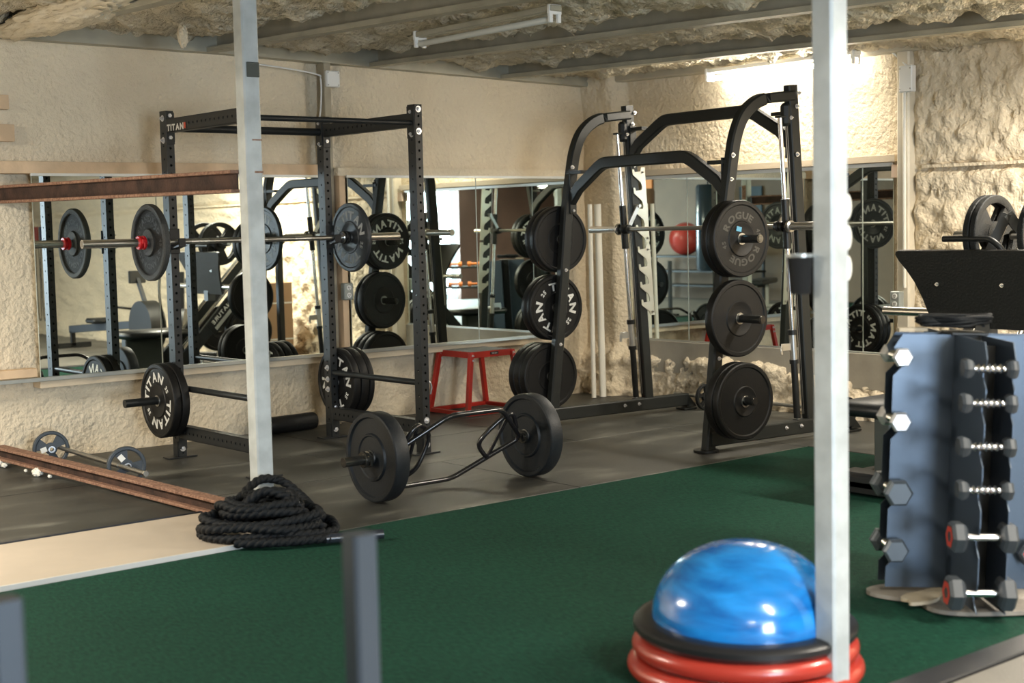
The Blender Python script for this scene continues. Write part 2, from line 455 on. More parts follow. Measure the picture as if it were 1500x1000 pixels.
# pale board between mats and turf
mb = MB(); mb.box((-5.86, -2.56, .004), (2.3, .76, .022), bev=.004)
o = mb.build('threshold_board', mat('pale_plywood', (.47, .405, .325), .6, 0, .1, 20, .05, 3))
tag(o, 'pale plywood board lying between the black mats and green turf at left', 'board')
mb = MB(); mb.box((-5.86, -2.953, .006), (2.3, .012, .026))
mb.build('white_edge', mat('white_edge', (.55, .55, .53), .6, 0, .1, 30), o, label='scuffed white painted front edge')
mb = MB(); mb.box((-5.66, -2.165, .008), (1.9, .018, .022), bev=.003)
tag(mb.build('edging_strip', mat('blue_black_strip', (.02, .024, .034), .5)), 'thin dark edging strip along the pale threshold board', 'strip')

# ------------------------------------------------------------------ mirrors
glass_edge = mat('glass_edge', (.5, .54, .48), .3)
def mirror(name, axis, a, b, z0, z1, label, tilt=0, off=0.0):
    t = thing(name, label, 'mirror', ((a+b)/2 if axis == 'x' else 0, 0 if axis == 'x' else (a+b)/2, (z0+z1)/2), group='wall mirrors')
    w = b-a-.003; h = z1-z0
    mb = MB()
    if axis == 'x': mb.box((0, .004+off, 0), (w, .006, h))
    else: mb.box((.0005+off, 0, 0), (.006, w, h))
    mb.build('glass', mirror_m, t)
    mb = MB(); e = .0022
    if axis == 'x':
        for s in (-1, 1): mb.box((s*(w/2+.0005), .004+off, 0), (e, .008, h)); mb.build('edge', glass_edge, t); mb = MB()
    else:
        for s in (-1, 1): mb.box((.0005+off, s*(w/2+.0005), 0), (.008, e, h)); mb.build('edge', glass_edge, t); mb = MB()
    mb.bm.free()
    if tilt: t.rotation_euler = (0, 0, tilt)
    return t
ZL0, ZL1, ZR0, ZR1 = .515, 1.715, .46, 1.69
mirror('wall_mirror', 'x', -4.685, -3.893, ZL0, ZL1, 'frameless mirror panel at the far left of the left wall')
mirror('wall_mirror', 'x', -3.890, -2.66, ZL0, ZL1, 'frameless mirror panel behind the power rack on the left wall')
mirror('wall_mirror', 'x', -2.455, -1.325, ZL0, ZL1, 'frameless mirror panel above the red plyo box')
mirror('wall_mirror', 'x', -1.322, -.42, ZL0, ZL1, 'frameless mirror panel nearest the room corner on the left wall')
mirror('wall_mirror', 'y', -.893, -.27, ZR0, ZR1, 'frameless mirror panel nearest the room corner on the right wall')
mirror('wall_mirror', 'y', -2.49, -.896, ZR0, ZR1, 'frameless mirror panel behind the smith machine')
mirror('wall_mirror', 'y', -2.735, -2.493, ZR0, ZR1, 'narrow mirror panel at the right end, beside the steel column')

alu = mat('aluminium_channel', (.55, .57, .54), .35, .8)
aluw = mat('white_channel', (.74, .74, .70), .4, .2)
def rail(name, boxes, m, label, cat='rail'):
    mb = MB()
    for c, s in boxes: mb.box(c, s, bev=.0015)
    return tag(mb.build(name, m), label, cat)
rail('mirror_channel', [((-3.95, .0, ZL0-.012), (2.75, .024, .024))], alu, 'long thin metal channel under the left mirrors')
rail('mirror_channel', [((-1.44, .0, ZL0-.012), (2.05, .024, .024))], alu, 'thin metal channel under the mirrors above the red plyo box')
rail('mirror_channel', [((0.0, -1.50, ZR0-.014), (.024, 2.48, .026))], alu, 'thin metal channel under the right wall mirrors')
rail('mirror_channel', [((-1.44, -.002, ZL1+.008), (2.05, .018, .018))], aluw, 'pale metal channel along the top of the mirrors above the plyo box')
rail('mirror_channel', [((-3.68, -.002, ZL1+.008), (2.02, .018, .018))], aluw, 'pale metal channel along the top of the mirrors behind the rack')
rail('mirror_channel', [((-.004, -1.50, ZR1+.012), (.02, 2.48, .024))], aluw, 'pale metal channel along the top of the right wall mirrors')
rail('wood_rail', [((-5.02, .055, 1.765), (4.72, .13, .072))], woodm, 'pine board along the top of the left mirrors, running off to the left', 'board')
rail('wood_rail', [((-1.38, .06, 1.755), (2.3, .12, .055))], foam, 'foam-dusted board over the mirrors above the plyo box', 'board')
rail('wood_rail', [((-3.67, .066, ZL0-.045), (2.03, .11, .045))], mat('dusty_pine', (.60, .50, .36), .75, 0, .2, 40), 'dusty board under the mirrors behind the rack', 'board')
rail('wood_rail', [((-1.44, .066, ZL0-.045), (2.05, .11, .045))], MATS['dusty_pine'], 'dusty board under the mirrors above the plyo box', 'board')
rail('wood_rail', [((-5.2, .05, .545), (1.0, .08, .05))], woodm, 'short pine ledge at the far left edge below the wall foam', 'board')
rail('wood_rail', [((-.02, -1.5, ZR1+.05), (.05, 2.55, .045))], MATS['dusty_pine'], 'dusty board over the right wall mirrors', 'board')
rail('wood_board', [((-.012, -1.5, .325), (.03, 2.5, .24))], mat('grey_panel', (.34, .31, .25), .7, 0, .15, 25, .08, 6), 'dull grey-brown board strip below the right wall mirrors', 'board')
rail('wood_block', [((-.012, -2.795, 1.655), (.05, .105, .085))], mat('pale_pine', (.66, .50, .38), .6), 'short pine block end at the upper right corner of the mirrors', 'block')
rail('wood_block', [((-4.99, .09, 2.15), (.44, .05, .085))], woodm, 'upper of two pine board ends at the far left edge', 'block')
rail('wood_block', [((-4.98, .09, 1.97), (.47, .05, .10))], woodm, 'lower of two pine board ends at the far left edge', 'block')

# steel column in the gap of the left wall, and the one on the right wall
colm = mat('dusty_column', (.33, .29, .21), .6, .1, .2, 14, .25, 5)
mb = MB(); mb.box((-2.555, .10, 1.25), (.055, .09, 2.5), bev=.004)
struct(mb.build('trim_3', colm))
mb = MB(); mb.box((-2.49, .06, 1.14), (.05, .1, 1.26), bev=.003); 
tag(mb.build('wood_stud', woodm), 'vertical pine stud between the two groups of left mirrors', 'stud')
mb = MB(); mb.box((-.03, -2.86, 1.25), (.10, .095, 2.5), bev=.01)
struct(mb.build('trim_4', mat('foam_dusted_column', (.66, .60, .48), .55, .1, .2, 12, .13, 4)))
mb = MB(); mb.bar((-.02, -2.98, 1.675), (-.02, -7.5, 1.655), .05, .02); 
tag(mb.build('wall_girt', foam), 'foam-covered steel girt crossing the rough wall at the right', 'girt')

def junction(name, loc, s, label, m=white_pl, rz=0):
    t = thing(name, label, 'junction box', loc, rz)
    mb = MB(); mb.box((0, 0, 0), s, bev=.006); mb.build('box', m, t)
    mb = MB()
    for a in (-1, 1):
        for b in (-1, 1): mb.cyl((a*s[0]*.38, -s[1]/2-.003, b*s[2]*.38), (a*s[0]*.38, -s[1]/2+.002, b*s[2]*.38), .005, 8)
    mb.build('screw', dullsteel, t)
    return t
junction('junction_box', (-2.52, .06, 2.39), (.11, .05, .11), 'square pale junction box at the top of the column on the left wall')
j = junction('junction_box', (-.085, -2.90, 2.235), (.10, .05, .17), 'white junction box at the top of the column beside the lit tube light', rz=-PI/2)
def cable(name, pts, r, m, label):
    mb = MB(); mb.tube(pts, r, 8); return tag(mb.build(name, m, smooth=60), label, 'cable')
def bez(ps, n=8):
    out = []
    P = [Vector(ps[0])]+[Vector(p) for p in ps]+[Vector(ps[-1])]
    for i in range(1, len(P)-2):
        for k in range(n):
            t = k/n; a, b, c, d = P[i-1], P[i], P[i+1], P[i+2]
            out.append(.5*((2*b)+(-a+c)*t+(2*a-5*b+4*c-d)*t*t+(-a+3*b-3*c+d)*t**3))
    out.append(P[-2]); return out
cable('power_cable', bez([(-3.2, .085, 2.47), (-2.9, .08, 2.45), (-2.63, .08, 2.42), (-2.60, .07, 2.38), (-2.60, .08, 2.2), (-2.63, .085, 2.0), (-2.62, .085, 1.8)]), .006, white_pl, 'thin white cable dropping from the roof down the left wall column')
cable('power_cable', bez([(-.06, -2.66, 2.43), (-.06, -2.76, 2.42), (-.07, -2.84, 2.36), (-.08, -2.89, 2.32)]), .007, white_pl, 'white cable looping from the lit tube light to its junction box')
cable('conduit', [(-.095, -2.885, 2.15), (-.095, -2.885, .90)], .011, pvc, 'pale conduit running down the right column to the outlet')

def outlet(loc, rz, label):
    t = thing('power_outlet', label, 'outlet', loc, rz)
    mb = MB(); mb.box((0, 0, 0), (.075, .05, .115), bev=.006); mb.build('box', grey_pl, t)
    for s in (-1, 1):
        mb = MB(); mb.lathe([(.0005, -.029), (.018, -.029), (.018, -.024)], 16, 'Y', (0, 0, s*.026)); p = mb.build('socket', white_pl, t)
        mb = MB()
        mb.box((-.006, -.0305, s*.026+.003), (.003, .002, .009)); mb.box((.006, -.0305, s*.026+.003), (.003, .002, .008)); mb.cyl((0, -.0315, s*.026-.009), (0, -.029, s*.026-.009), .003, 8)
        mb.build('slot', deep, p)
    return t
outlet((-.10, -2.83, .82), -PI/2, 'grey double power outlet on the column beside the right mirrors')
outlet((-2.50, -.02, .93), 0, 'grey double power outlet on the stud between the left mirrors')

# ------------------------------------------------------------------ tube lights
def tube_light(y0, y1, x, z, lit, label, roll=0):
    t = thing('tube_light', label, 'tube light', (x, (y0+y1)/2, z))
    h = abs(y1-y0)/2
    mb = MB(); mb.box((0, 0, .035), (.075, 2*h+.06, .03), bev=.004); mb.box((0, 0, .022), (.03, 2*h+.04, .01)); mb.build('housing', beamp if not lit else white_pl, t)
    for s in (-1, 1):
        mb = MB(); mb.box((0, s*(h+.012), .03), (.085, .02, .05), bev=.003)
        for d in (-1, 1): mb.box((d*.028, s*(h+.012), -.012), (.022, .018, .05), bev=.002)
        mb.build('socket', white_pl, t)
    mb = MB(); mb.lathe([(.001, -h), (.014, -h), (.017, -h+.01), (.017, h-.01), (.014, h), (.001, h)], 16, 'Y', (-.012, 0, -.018))
    mb.build('tube', tube_on if lit else mat('tube_off', (.62, .64, .60), .25), t, smooth=50)
    return t
tube_on = mat('tube_lit', (1, 1, 1), .4, emit=(1, .93, .80), estr=48)
tube_light(-1.72, -2.85, -3.06, 2.415, False, 'unlit tube light hanging under the roof at top centre')
tube_light(-1.30, -2.55, -.17, 2.395, True, 'lit tube light glowing on the right wall near the corner')

# ------------------------------------------------------------------ steel posts and beams
def post(x, y, w, label):
    t = thing('steel_post', label, 'post', (x, y, 0), group=None)
    mb = MB(); mb.box((0, 0, 1.22), (w, w, 2.44), bev=.007); mb.build('tube', galv, t, smooth=30)
    return t
p1 = post(-4.672, -2.565, .083, 'galvanized square post standing in the rope heap at the left')
mb = MB(); mb.box((.006, -.0435, 2.085), (.066, .006, .068), bev=.003); mb.build('patch_plate', mat('dark_patch', (.07, .08, .07), .5, .2, .3, 60), p1, label='dark square patch plate')
mb = MB(); mb.box((.0415, 0, 1.68), (.003, .06, .16)); mb.box((.015, -.0415, 1.77), (.05, .002, .006)); mb.box((.02, -.0415, 1.625), (.045, .002, .009)); mb.build('weld_mark', rust, p1, label='rusty weld mark')
p2 = post(-4.753, -5.893, .0725, 'galvanized square post at the right foreground, out of focus')
mb = MB(); mb.box((0, 0, .004), (.16, .16, .008)); mb.build('foot_plate', galv, p2)

shade_web = mat('shade_dark_web', (.030, .016, .011), .85, .1, .5, 70, 0, 10, color2=(.075, .038, .026))  # web colour darkened to stand for the shade between the flanges
def ibeam(y0, y1, x, z0, z1, w, label, name='steel_beam', x2=-4.84, dz=0):
    t = thing(name, label, 'steel beam', (x, y0, z0))
    h = z1-z0; c = .016
    P = lambda i, z: ((x2-x)*i, (y1-y0)*i, z+dz*i)
    for z in (c/2, h-c/2):
        mb = MB(); mb.bar(P(0, z), P(1, z), w, c, bev=.003); mb.build('flange', rust, t)
    mb = MB(); mb.bar(P(0, h/2), P(1, h/2), .010, h-2*c); mb.build('web', shade_web, t, label='rusty web coloured dark for shade')
    return t
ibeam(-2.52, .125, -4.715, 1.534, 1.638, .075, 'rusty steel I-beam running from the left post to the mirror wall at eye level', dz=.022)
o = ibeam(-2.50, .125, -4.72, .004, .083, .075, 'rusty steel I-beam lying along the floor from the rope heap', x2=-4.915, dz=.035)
for k, (y, s) in enumerate([(-.02, .02), (-.30, .012), (-.45, .036), (-.60, .014), (.05, .035)]):
    b = blob('foam_crumb', (-4.94+.07*(-y), y, .012+s*.3), (s*.7, s, s*.6), ['white foam crumb on the floor beam, near the wall', 'tiny white foam crumb against the floor beam', 'largest white foam crumb stuck on the floor beam', 'small white foam crumb right of the largest one', 'white foam smear at the far left of the floor beam'][k], k*3, mat('white_foam', (.8, .78, .7), .7))
    b['category'] = 'foam crumb'

# ------------------------------------------------------------------ plates
def plate_lathe(t, rim=.006, r=.225, hub=.10, deep_=.008):
    h = t/2
    half = [(.0255, h-.002), (.034, h-.001), (.036, h-deep_*.6), (hub-.012, h-deep_*.6), (hub-.006, h-.001), (hub, h-.001), (hub+.006, h-deep_),
            (r*.86, h-deep_), (r*.89, h), (r-.008, h), (r-.002, h-.004), (r, h-.010)]
    prof = [(a, -b) for a, b in half]+[(a, b) for a, b in reversed(half)]
    prof = [(a, x) for a, x in prof]
    return prof+[prof[0]]
def make_plate(t, text, nums, tmat, label, body=rubber, r=.225, hub=.10, deep_=.006, seg=64, both=True, size=.076, phase=0.0, name='bumper_plate', num_size=.040, tr=.118):
    o = thing(name, label, 'weight plate')
    mb = MB(); mb.lathe(plate_lathe(t, r=r, hub=hub, deep_=deep_), seg, 'X'); mb.build('disc', body, o, smooth=28)
    mb = MB()
    h = t/2+.0006
    if name != 'iron_plate':
        mb.lathe([(.0255, -h), (.034, -h), (.0345, -h+.002), (.0345, h-.002), (.034, h), (.0255, h), (.0255, -h)], 32, 'X'); mb.build('hub_ring', dullsteel, o, smooth=30)
    else:
        mb.lathe([(.0255, -h), (.076, -h), (.078, -h+.002), (.078, h-.002), (.076, h), (.0255, h), (.0255, -h)], 40, 'X'); mb.build('hub_boss', iron, o, smooth=30, label='pale grey hub boss')
        mb = MB(); mb.lathe([(r*.85, -h+.003), (r*.875, -h-.0005), (r-.006, -h-.0005), (r+.0006, -h+.006), (r+.0006, h-.006), (r-.006, h+.0005), (r*.875, h+.0005), (r*.85, h-.003), (r*.85, -h+.003)], 64, 'X'); mb.build('rim', iron, o, smooth=30, label='pale grey speckled rim')
    if text:
        for s in ((1, -1) if both else (-1,)):
            mb = MB()
            # local frame whose Z points outward along s*X ; text reads properly seen from that side
            if s > 0: M = Matrix(((0, 0, 1, 0), (1, 0, 0, 0), (0, 1, 0, 0), (0, 0, 0, 1)))
            else: M = Matrix(((0, 0, -1, 0), (-1, 0, 0, 0), (0, 1, 0, 0), (0, 0, 0, 1)))
            M = M @ Matrix.Translation((0, 0, t/2-deep_+.0008))
            arc_text(mb, text, tr, size, PI/2+phase, M); arc_text(mb, text, tr, size, -PI/2+phase, M)
            if nums:
                arc_text(mb, nums, tr+.010, num_size, phase, M, sx=1); arc_text(mb, nums, tr+.010, num_size, PI+phase, M, sx=1)
            mb.build('lettering', tmat, o, label='%s lettering' % ('white' if tmat is white_txt else 'raised'))
    o.location = (0, 0, -50)
    return o
T35 = make_plate(.052, 'TITAN', '35', white_txt, '')
T25 = make_plate(.040, 'TITAN', '25', white_txt, '')
T15 = make_plate(.030, 'TITAN', '25', grey_txt, '', body=mat('grey_rubber', (.03, .034, .038), .45, 0, .08, 120))
T45 = make_plate(.062, '', '', None, '')
TRG = make_plate(.062, 'ROGUE', '45', mat('black_raised', (.045, .045, .042), .4), '', size=.056)
# spoked marks plate on lower right
T10 = make_plate(.044, '', '', None, '', hub=.085)
TRAP = make_plate(.085, '', '', None, '', body=trap_rubber, hub=.115, deep_=.012)
IRON = make_plate(.036, 'STANDARD', '45', iron, '', body=irondk, hub=.078, deep_=.011, name='iron_plate', size=.044, tr=.125)
used = set()
def place(src, loc, rz, label, rot=0.0, group=None):
    o = src if src.name not in used else copy_tree(src)
    used.add(src.name)
    o.location = loc; o.rotation_euler = (rot, 0, rz); o['label'] = label
    if group: o['group'] = group
    elif 'group' in o: del o['group']
    return o

# grip plates with three openings
def grip_plate(r, t, label, m, name='grip_plate', spoke=.42, nsp=3, ph=0.0):
    o = thing(name, label, 'weight plate')
    mb = MB()
    h = t/2; ri = r*.80; rh = r*.34
    mb.lathe([(ri, -h*.7), (r*.86, -h), (r-.004, -h), (r, -h*.7), (r, h*.7), (r-.004, h), (r*.86, h), (ri, h*.7), (ri, -h*.7)], 48, 'X')
    mb.lathe([(.014, -h), (rh*.5, -h*1.05), (rh*.55, -h*.75), (rh, -h*.7), (rh, h*.7), (rh*.55, h*.75), (rh*.5, h*1.05), (.014, h), (.014, -h)], 32, 'X')
    for k in range(nsp):
        a0 = ph+k*2*PI/nsp; w = spoke*PI*2/nsp
        outer = [(ri*1.03*math.cos(a0+w*(i/8-.5)), ri*1.03*math.sin(a0+w*(i/8-.5))) for i in range(9)]
        inner = [(rh*.95*math.cos(a0+w*1.25*(i/8-.5)), rh*.95*math.sin(a0+w*1.25*(i/8-.5))) for i in range(8, -1, -1)]
        mb.prism(outer+inner, t*.6, Matrix(((0, 0, 1, 0), (1, 0, 0, 0), (0, 1, 0, 0), (0, 0, 0, 1))))
    mb.build('disc', m, o, smooth=30)
    return o

# ------------------------------------------------------------------ barbell in the power rack
def barbell(name, label, loc, rz, L, shaft, r=.0142, rs=.025, m1=steel, m2=chrome):
    t = thing(name, label, 'barbell', loc, rz)
    mb = MB(); mb.cyl((-shaft/2, 0, 0), (shaft/2, 0, 0), r, 20); mb.build('shaft', m1, t, smooth=40)
    mb = MB()
    for s in (-1, 1):
        for a, b in ((.10, .30), (.42, .58)):
            mb.cyl((s*a, 0, 0), (s*b, 0, 0), r+.0006, 20)
    mb.build('knurling', dullsteel, t, smooth=40)
    for s in (-1, 1):
        mb = MB()
        x0 = s*shaft/2; x1 = s*L/2
        mb.cyl((x0+s*.03, 0, 0), (x1, 0, 0), rs, 28)
        mb.build('sleeve', m2, t, smooth=40)
        mb = MB(); mb.lathe([(r, x0-s*.005), (rs+.010, x0-s*.005), (rs+.013, x0), (rs+.013, x0+s*.025), (rs+.003, x0+s*.03), (r, x0+s*.03)], 28, 'X'); mb.build('sleeve_collar', m2, t, smooth=35)
        mb = MB(); mb.cyl((x1-s*.001, 0, 0), (x1+s*.0015, 0, 0), rs*.72, 20); mb.build('end_cap', dullsteel, t, smooth=40)
    return t
BY, BZ = -.545, 1.306
BXC = (-4.624-2.424)/2
barbell('barbell', 'long chrome barbell racked across the tall black power rack', (BXC, BY, BZ), 0, 2.2, 1.31)
place(IRON, (-4.205, BY, BZ), 0, 'grey hammered iron plate on the left end of the racked barbell')
place(T15, (-2.80, BY, BZ), 0, 'grey-lettered slim bumper plate on the right end of the racked barbell', rot=.35)
def clamp(x, y, z, rz, m, label, s=1):
    t = thing('bar_collar', label, 'collar', (x, y, z), rz)
    mb = MB(); mb.lathe([(.0255, -.022), (.038, -.022), (.041, -.018), (.041, -.008), (.035, -.006), (.035, .006), (.041, .008), (.041, .018), (.038, .022), (.0255, .022), (.0255, -.022)], 24, 'X')
    mb.build('ring', m, t, smooth=30)
    mb = MB(); mb.box((0, -.044, .008), (.03, .016, .03), bev=.004); mb.box((0, -.05, -.012), (.012, .01, .03), bev=.002); mb.build('lever', m, t)
    return t
clamp(-4.262, BY, BZ, 0, redcl, 'red lock collar on the left sleeve of the racked barbell')
clamp(-2.845, BY, BZ, 0, black, 'black collar against the plate at the right end of the racked barbell')

# ------------------------------------------------------------------ power rack
RX0, RY0, RLX, RLY, RH = -4.0435, -.4806, 1.0957, 1.0049, 2.083
def perf_face(mb, o, ux, uz, w, z0, z1, pitch, r, nrm, cx=None, n=12, dep=.004):
    """perforated strip: origin o (bottom left), ux width dir, uz height dir, holes on the centre line"""
    o = Vector(o); ux = Vector(ux); uz = Vector(uz); nrm = Vector(nrm)
    k = int((z1-z0)/pitch); rest = (z1-z0)-k*pitch
    mk = lambda a, b, d=0: mb.bm.verts.new(o+ux*a+uz*b-nrm*d)
    cx = w/2 if cx is None else cx
    if rest > 1e-4: mb.face((mk(0, z0+k*pitch), mk(w, z0+k*pitch), mk(w, z1), mk(0, z1)))
    for i in range(k):
        a = z0+i*pitch; b = a+pitch; cz = (a+b)/2
        per = []
        for (p, q) in (((0, a), (w, a)), ((w, a), (w, b)), ((w, b), (0, b)), ((0, b), (0, a))):
            for j in range(3): per.append((p[0]+(q[0]-p[0])*j/3, p[1]+(q[1]-p[1])*j/3))
        out = [mk(*p) for p in per]; inn = []; dp = []
        for p in per:
            t = math.atan2(p[1]-cz, p[0]-cx); inn.append(mk(cx+r*math.cos(t), cz+r*math.sin(t))); dp.append(mk(cx+r*math.cos(t), cz+r*math.sin(t), dep))
        m = len(per)
        for j in range(m):
            mb.face((out[j], out[(j+1) % m], inn[(j+1) % m], inn[j])); mb.face((inn[j], inn[(j+1) % m], dp[(j+1) % m], dp[j]))
def rectube_perf(mb, w, d, h, p1=.0508, p2=.0508, r=.008):
    """hollow upright, corner at origin (min x, min y), perforated on all faces"""
    perf_face(mb, (0, 0, 0), (1, 0, 0), (0, 0, 1), w, 0, h, p1, r, (0, -1, 0))
    perf_face(mb, (w, d, 0), (-1, 0, 0), (0, 0, 1), w, 0, h, p1, r, (0, 1, 0))
    perf_face(mb, (0, d, 0), (0, -1, 0), (0, 0, 1), d, 0, h, p2, r*.8, (-1, 0, 0))
    perf_face(mb, (w, 0, 0), (0, 1, 0), (0, 0, 1), d, 0, h, p2, r*.8, (1, 0, 0))
    mb.box((w/2, d/2, h-.002), (w, d, .004)); mb.box((w/2, d/2, .002), (w, d, .004))
UW, UD = .051, .076
def no_recalc_build(mb, name, m, parent):
    me = bpy.data.meshes.new(name); mb.bm.to_mesh(me); mb.bm.free(); me.materials.append(m)
    o = bpy.data.objects.new(name, me); COL.objects.link(o); o.parent = parent; return o
rack = thing('power_rack', 'tall black four-post power rack with silver bolts, standing before the left mirrors', 'power rack', (RX0, RY0, 0))
mb = MB(); rectube_perf(mb, UW, UD, RH-.008, .0508, .0762)
up0 = no_recalc_build(mb, 'upright', rack_m, rack); up0.location = (0, 0, .008)
for (x, y) in ((RLX, 0), (0, -RLY), (RLX, -RLY)):
    c = up0.copy(); COL.objects.link(c); c.parent = rack; c.location = (x, y, .008)
for (x, y) in ((0, 0), (RLX, 0), (0, -RLY), (RLX, -RLY)):
    mb = MB(); mb.box((x+UW/2, y+UD/2, .005), (.19, .085, .009), bev=.002); mb.build('foot_plate', rack_m, rack)
    mb = MB(); mb.box((x+UW/2, y+UD/2, .055), (UW+.008, UD-.02, .09)); mb.build('foot_bracket', rack_m, rack)
# side crossmembers, perforated (along y)
def side_beam(x, z, name='crossmember'):
    mb = MB(); Lb = RLY-UD
    o = (x-.002, -RLY+UD, z)
    # build faces in rotated frame: long direction = y, width direction = z
    for xx, nr, ux in ((0, (-1, 0, 0), (0, 0, 1)), (UW, (1, 0, 0), (0, 0, 1))):
        perf_face(mb, (x+xx, -RLY+UD, z), ux, (0, 1, 0), .076, 0, Lb, .0508, .0075, nr)
    mb.box((x+UW/2, -RLY/2+UD/2, z), (UW, Lb, .004)); mb.box((x+UW/2, -RLY/2+UD/2, z+.076), (UW, Lb, .004))
    return no_recalc_build(mb, name, rack_m, rack)
for x in (0, RLX):
    side_beam(x, 1.955); side_beam(x, .125)
# end plates
for x in (0, RLX):
    for y in (0, -RLY):
        mb = MB()
        yy = (y-.003) if y == 0 else (y+UD+.003)
        mb.box((x+UW/2, yy, 1.98), (UW+.004, .006, .19), bev=.002); mb.build('mounting_plate', rack_m, rack); mb = MB(); mb.box((x+UW/2, yy, .14), (UW+.004, .006, .17), bev=.002)
        mb.build('mounting_plate', rack_m, rack)
# front and rear pull-up bars
mb = MB(); mb.cyl((UW, UD/2, 1.985), (RLX, UD/2, 1.985), .024, 20); mb.build('pull_up_bar', rack_m, rack, smooth=40)
mb = MB(); mb.cyl((UW, -RLY+UD/2, 1.975), (RLX, -RLY+UD/2, 1.975), .016, 20); mb.build('pull_up_bar', rack_m, rack, smooth=40)
for x in (0, RLX):
    for y in (0, -RLY):
        mb = MB(); mb.box((x+(UW+.004 if x == 0 else -.004), y+UD/2, 1.985), (.008, .072, .17), bev=.002); mb.build('bar_plate', rack_m, rack)
# bolts
def bolt(mb, p, n, r=.0145):
    p = Vector(p); n = Vector(n)
    mb.cyl(p, p+n*.002, r*1.35, 14); mb.cyl(p+n*.002, p+n*.011, r*.85, 6); mb.cyl(p+n*.011, p+n*.018, r*.45, 10)
for x in (0, RLX):
    for y in (0, -RLY):
        for z in (2.055, 1.925):
            mb = MB(); bolt(mb, (x+UW/2, y, z), (0, -1, 0)); mb.build('bolt', bolt_m, rack, smooth=30)
            mb = MB(); bolt(mb, (x, y+UD/2, z-.015), (-1, 0, 0)); mb.build('bolt', bolt_m, rack, smooth=30)
        for z in (.06, .205):
            mb = MB(); bolt(mb, (x+UW/2, y, z), (0, -1, 0)); mb.build('bolt', bolt_m, rack, smooth=30)
# storage bolts on the rear right upright side
for z in (.44, .365, .30):
    mb = MB(); bolt(mb, (RLX, UD/2, z+.02), (-1, 0, 0)); mb.build('bolt', bolt_m, rack, smooth=30)
# logo sticker on the left top crossmember
mb = MB(); M = Matrix(((0, 0, -1, -.0030), (-1, 0, 0, -.020), (0, 1, 0, 1.962), (0, 0, 0, 1)))
put_text(mb, 'TITAN', M, .050, 1.2, center=False, bold=.05)
mb.build('logo', white_txt, rack, label='white maker logo sticker')
mb = MB(); mb.box((-.003, -.245, 1.981), (.001, .022, .034)); mb.build('logo_mark', mat('logo_red', (.6, .08, .04), .5), rack, label='red end of the logo sticker')
# safety pipes
for x in (UW/2, RLX+UW/2):
    mb = MB(); mb.cyl((x, -RLY+UD-.04, .428), (x, .02, .428), .0185, 18); mb.build('safety_pipe', rack_m, rack, smooth=40)
# pin handle at the front right upright
mb = MB(); mb.tube(bez([(RLX+UW, -RLY+UD/2, .435), (RLX+UW+.025, -RLY+UD/2-.01, .43), (RLX+UW+.038, -RLY+UD/2-.01, .40), (RLX+UW+.036, -RLY+UD/2, .355)], 5), .005, 8); mb.build('safety_pin', bolt_m, rack, smooth=60)
# j-cups holding the barbell (on the inner faces of the rear uprights)
for x in (0, RLX):
    mb = MB(); sx = -1 if x == 0 else 1
    mb.box((x+UW/2, -.004, 1.31), (UW+.012, .008, .15), bev=.002)
    mb.box((x+UW+.005 if x == 0 else x+UW+.005, .03, 1.31), (.007, .07, .15), bev=.002)
    mb.bar((x+UW/2, 0, 1.265), (x+UW/2, -.095, 1.283), .045, .012); mb.box((x+UW/2, -.098, 1.302), (.045, .010, .05), bev=.002)
    mb.build('bar_cup', black, rack)
    mb = MB(); bolt(mb, (x+UW+.009, .045, 1.355), (1, 0, 0), .006); bolt(mb, (x+UW+.009, .045, 1.27), (1, 0, 0), .006); mb.build('bar_cup_bolt', bolt_m, rack)
# plate storage pegs (left rear upright: towards -x ; right rear upright: towards +x)
def peg(parent, p, d, L, r, m, name='plate_peg'):
    p = Vector(p); d = Vector(d)
    mb = MB(); mb.cyl(p, p+d*L, r, 20); mb.box(p+d*.004, (abs(d.x)*.008+abs(d.y)*.1+.0, abs(d.y)*.008+abs(d.x)*.07, .09), bev=.002)
    mb.build(name, m, parent, smooth=40)
peg(rack, (0, UD/2, .36), (-1, 0, 0), .32, .0245, black)
peg(rack, (UW+RLX, UD/2, .36), (1, 0, 0), .26, .0245, black)
YA = RY0+UD/2
place(T35, (-4.075, YA, .358), 0, 'TITAN 35 bumper plate, inner of the pair low on the left of the rack')
place(T35, (-4.130, YA, .358), 0, 'TITAN 35 bumper plate, outer of the pair low on the left of the rack', rot=-.55)
XC = RX0+RLX+UW
place(T35, (XC+.035, YA, .36), 0, 'TITAN 35 bumper plate nearest the right rear rack post, first of three', rot=.6)
place(T45, (XC+.096, YA, .36), 0, 'plain black bumper plate in the middle of the three on the right rear rack post')
place(T25, (XC+.150, YA, .36), 0, 'thinner bumper plate, outermost of the three on the right rear rack post', rot=-.8)

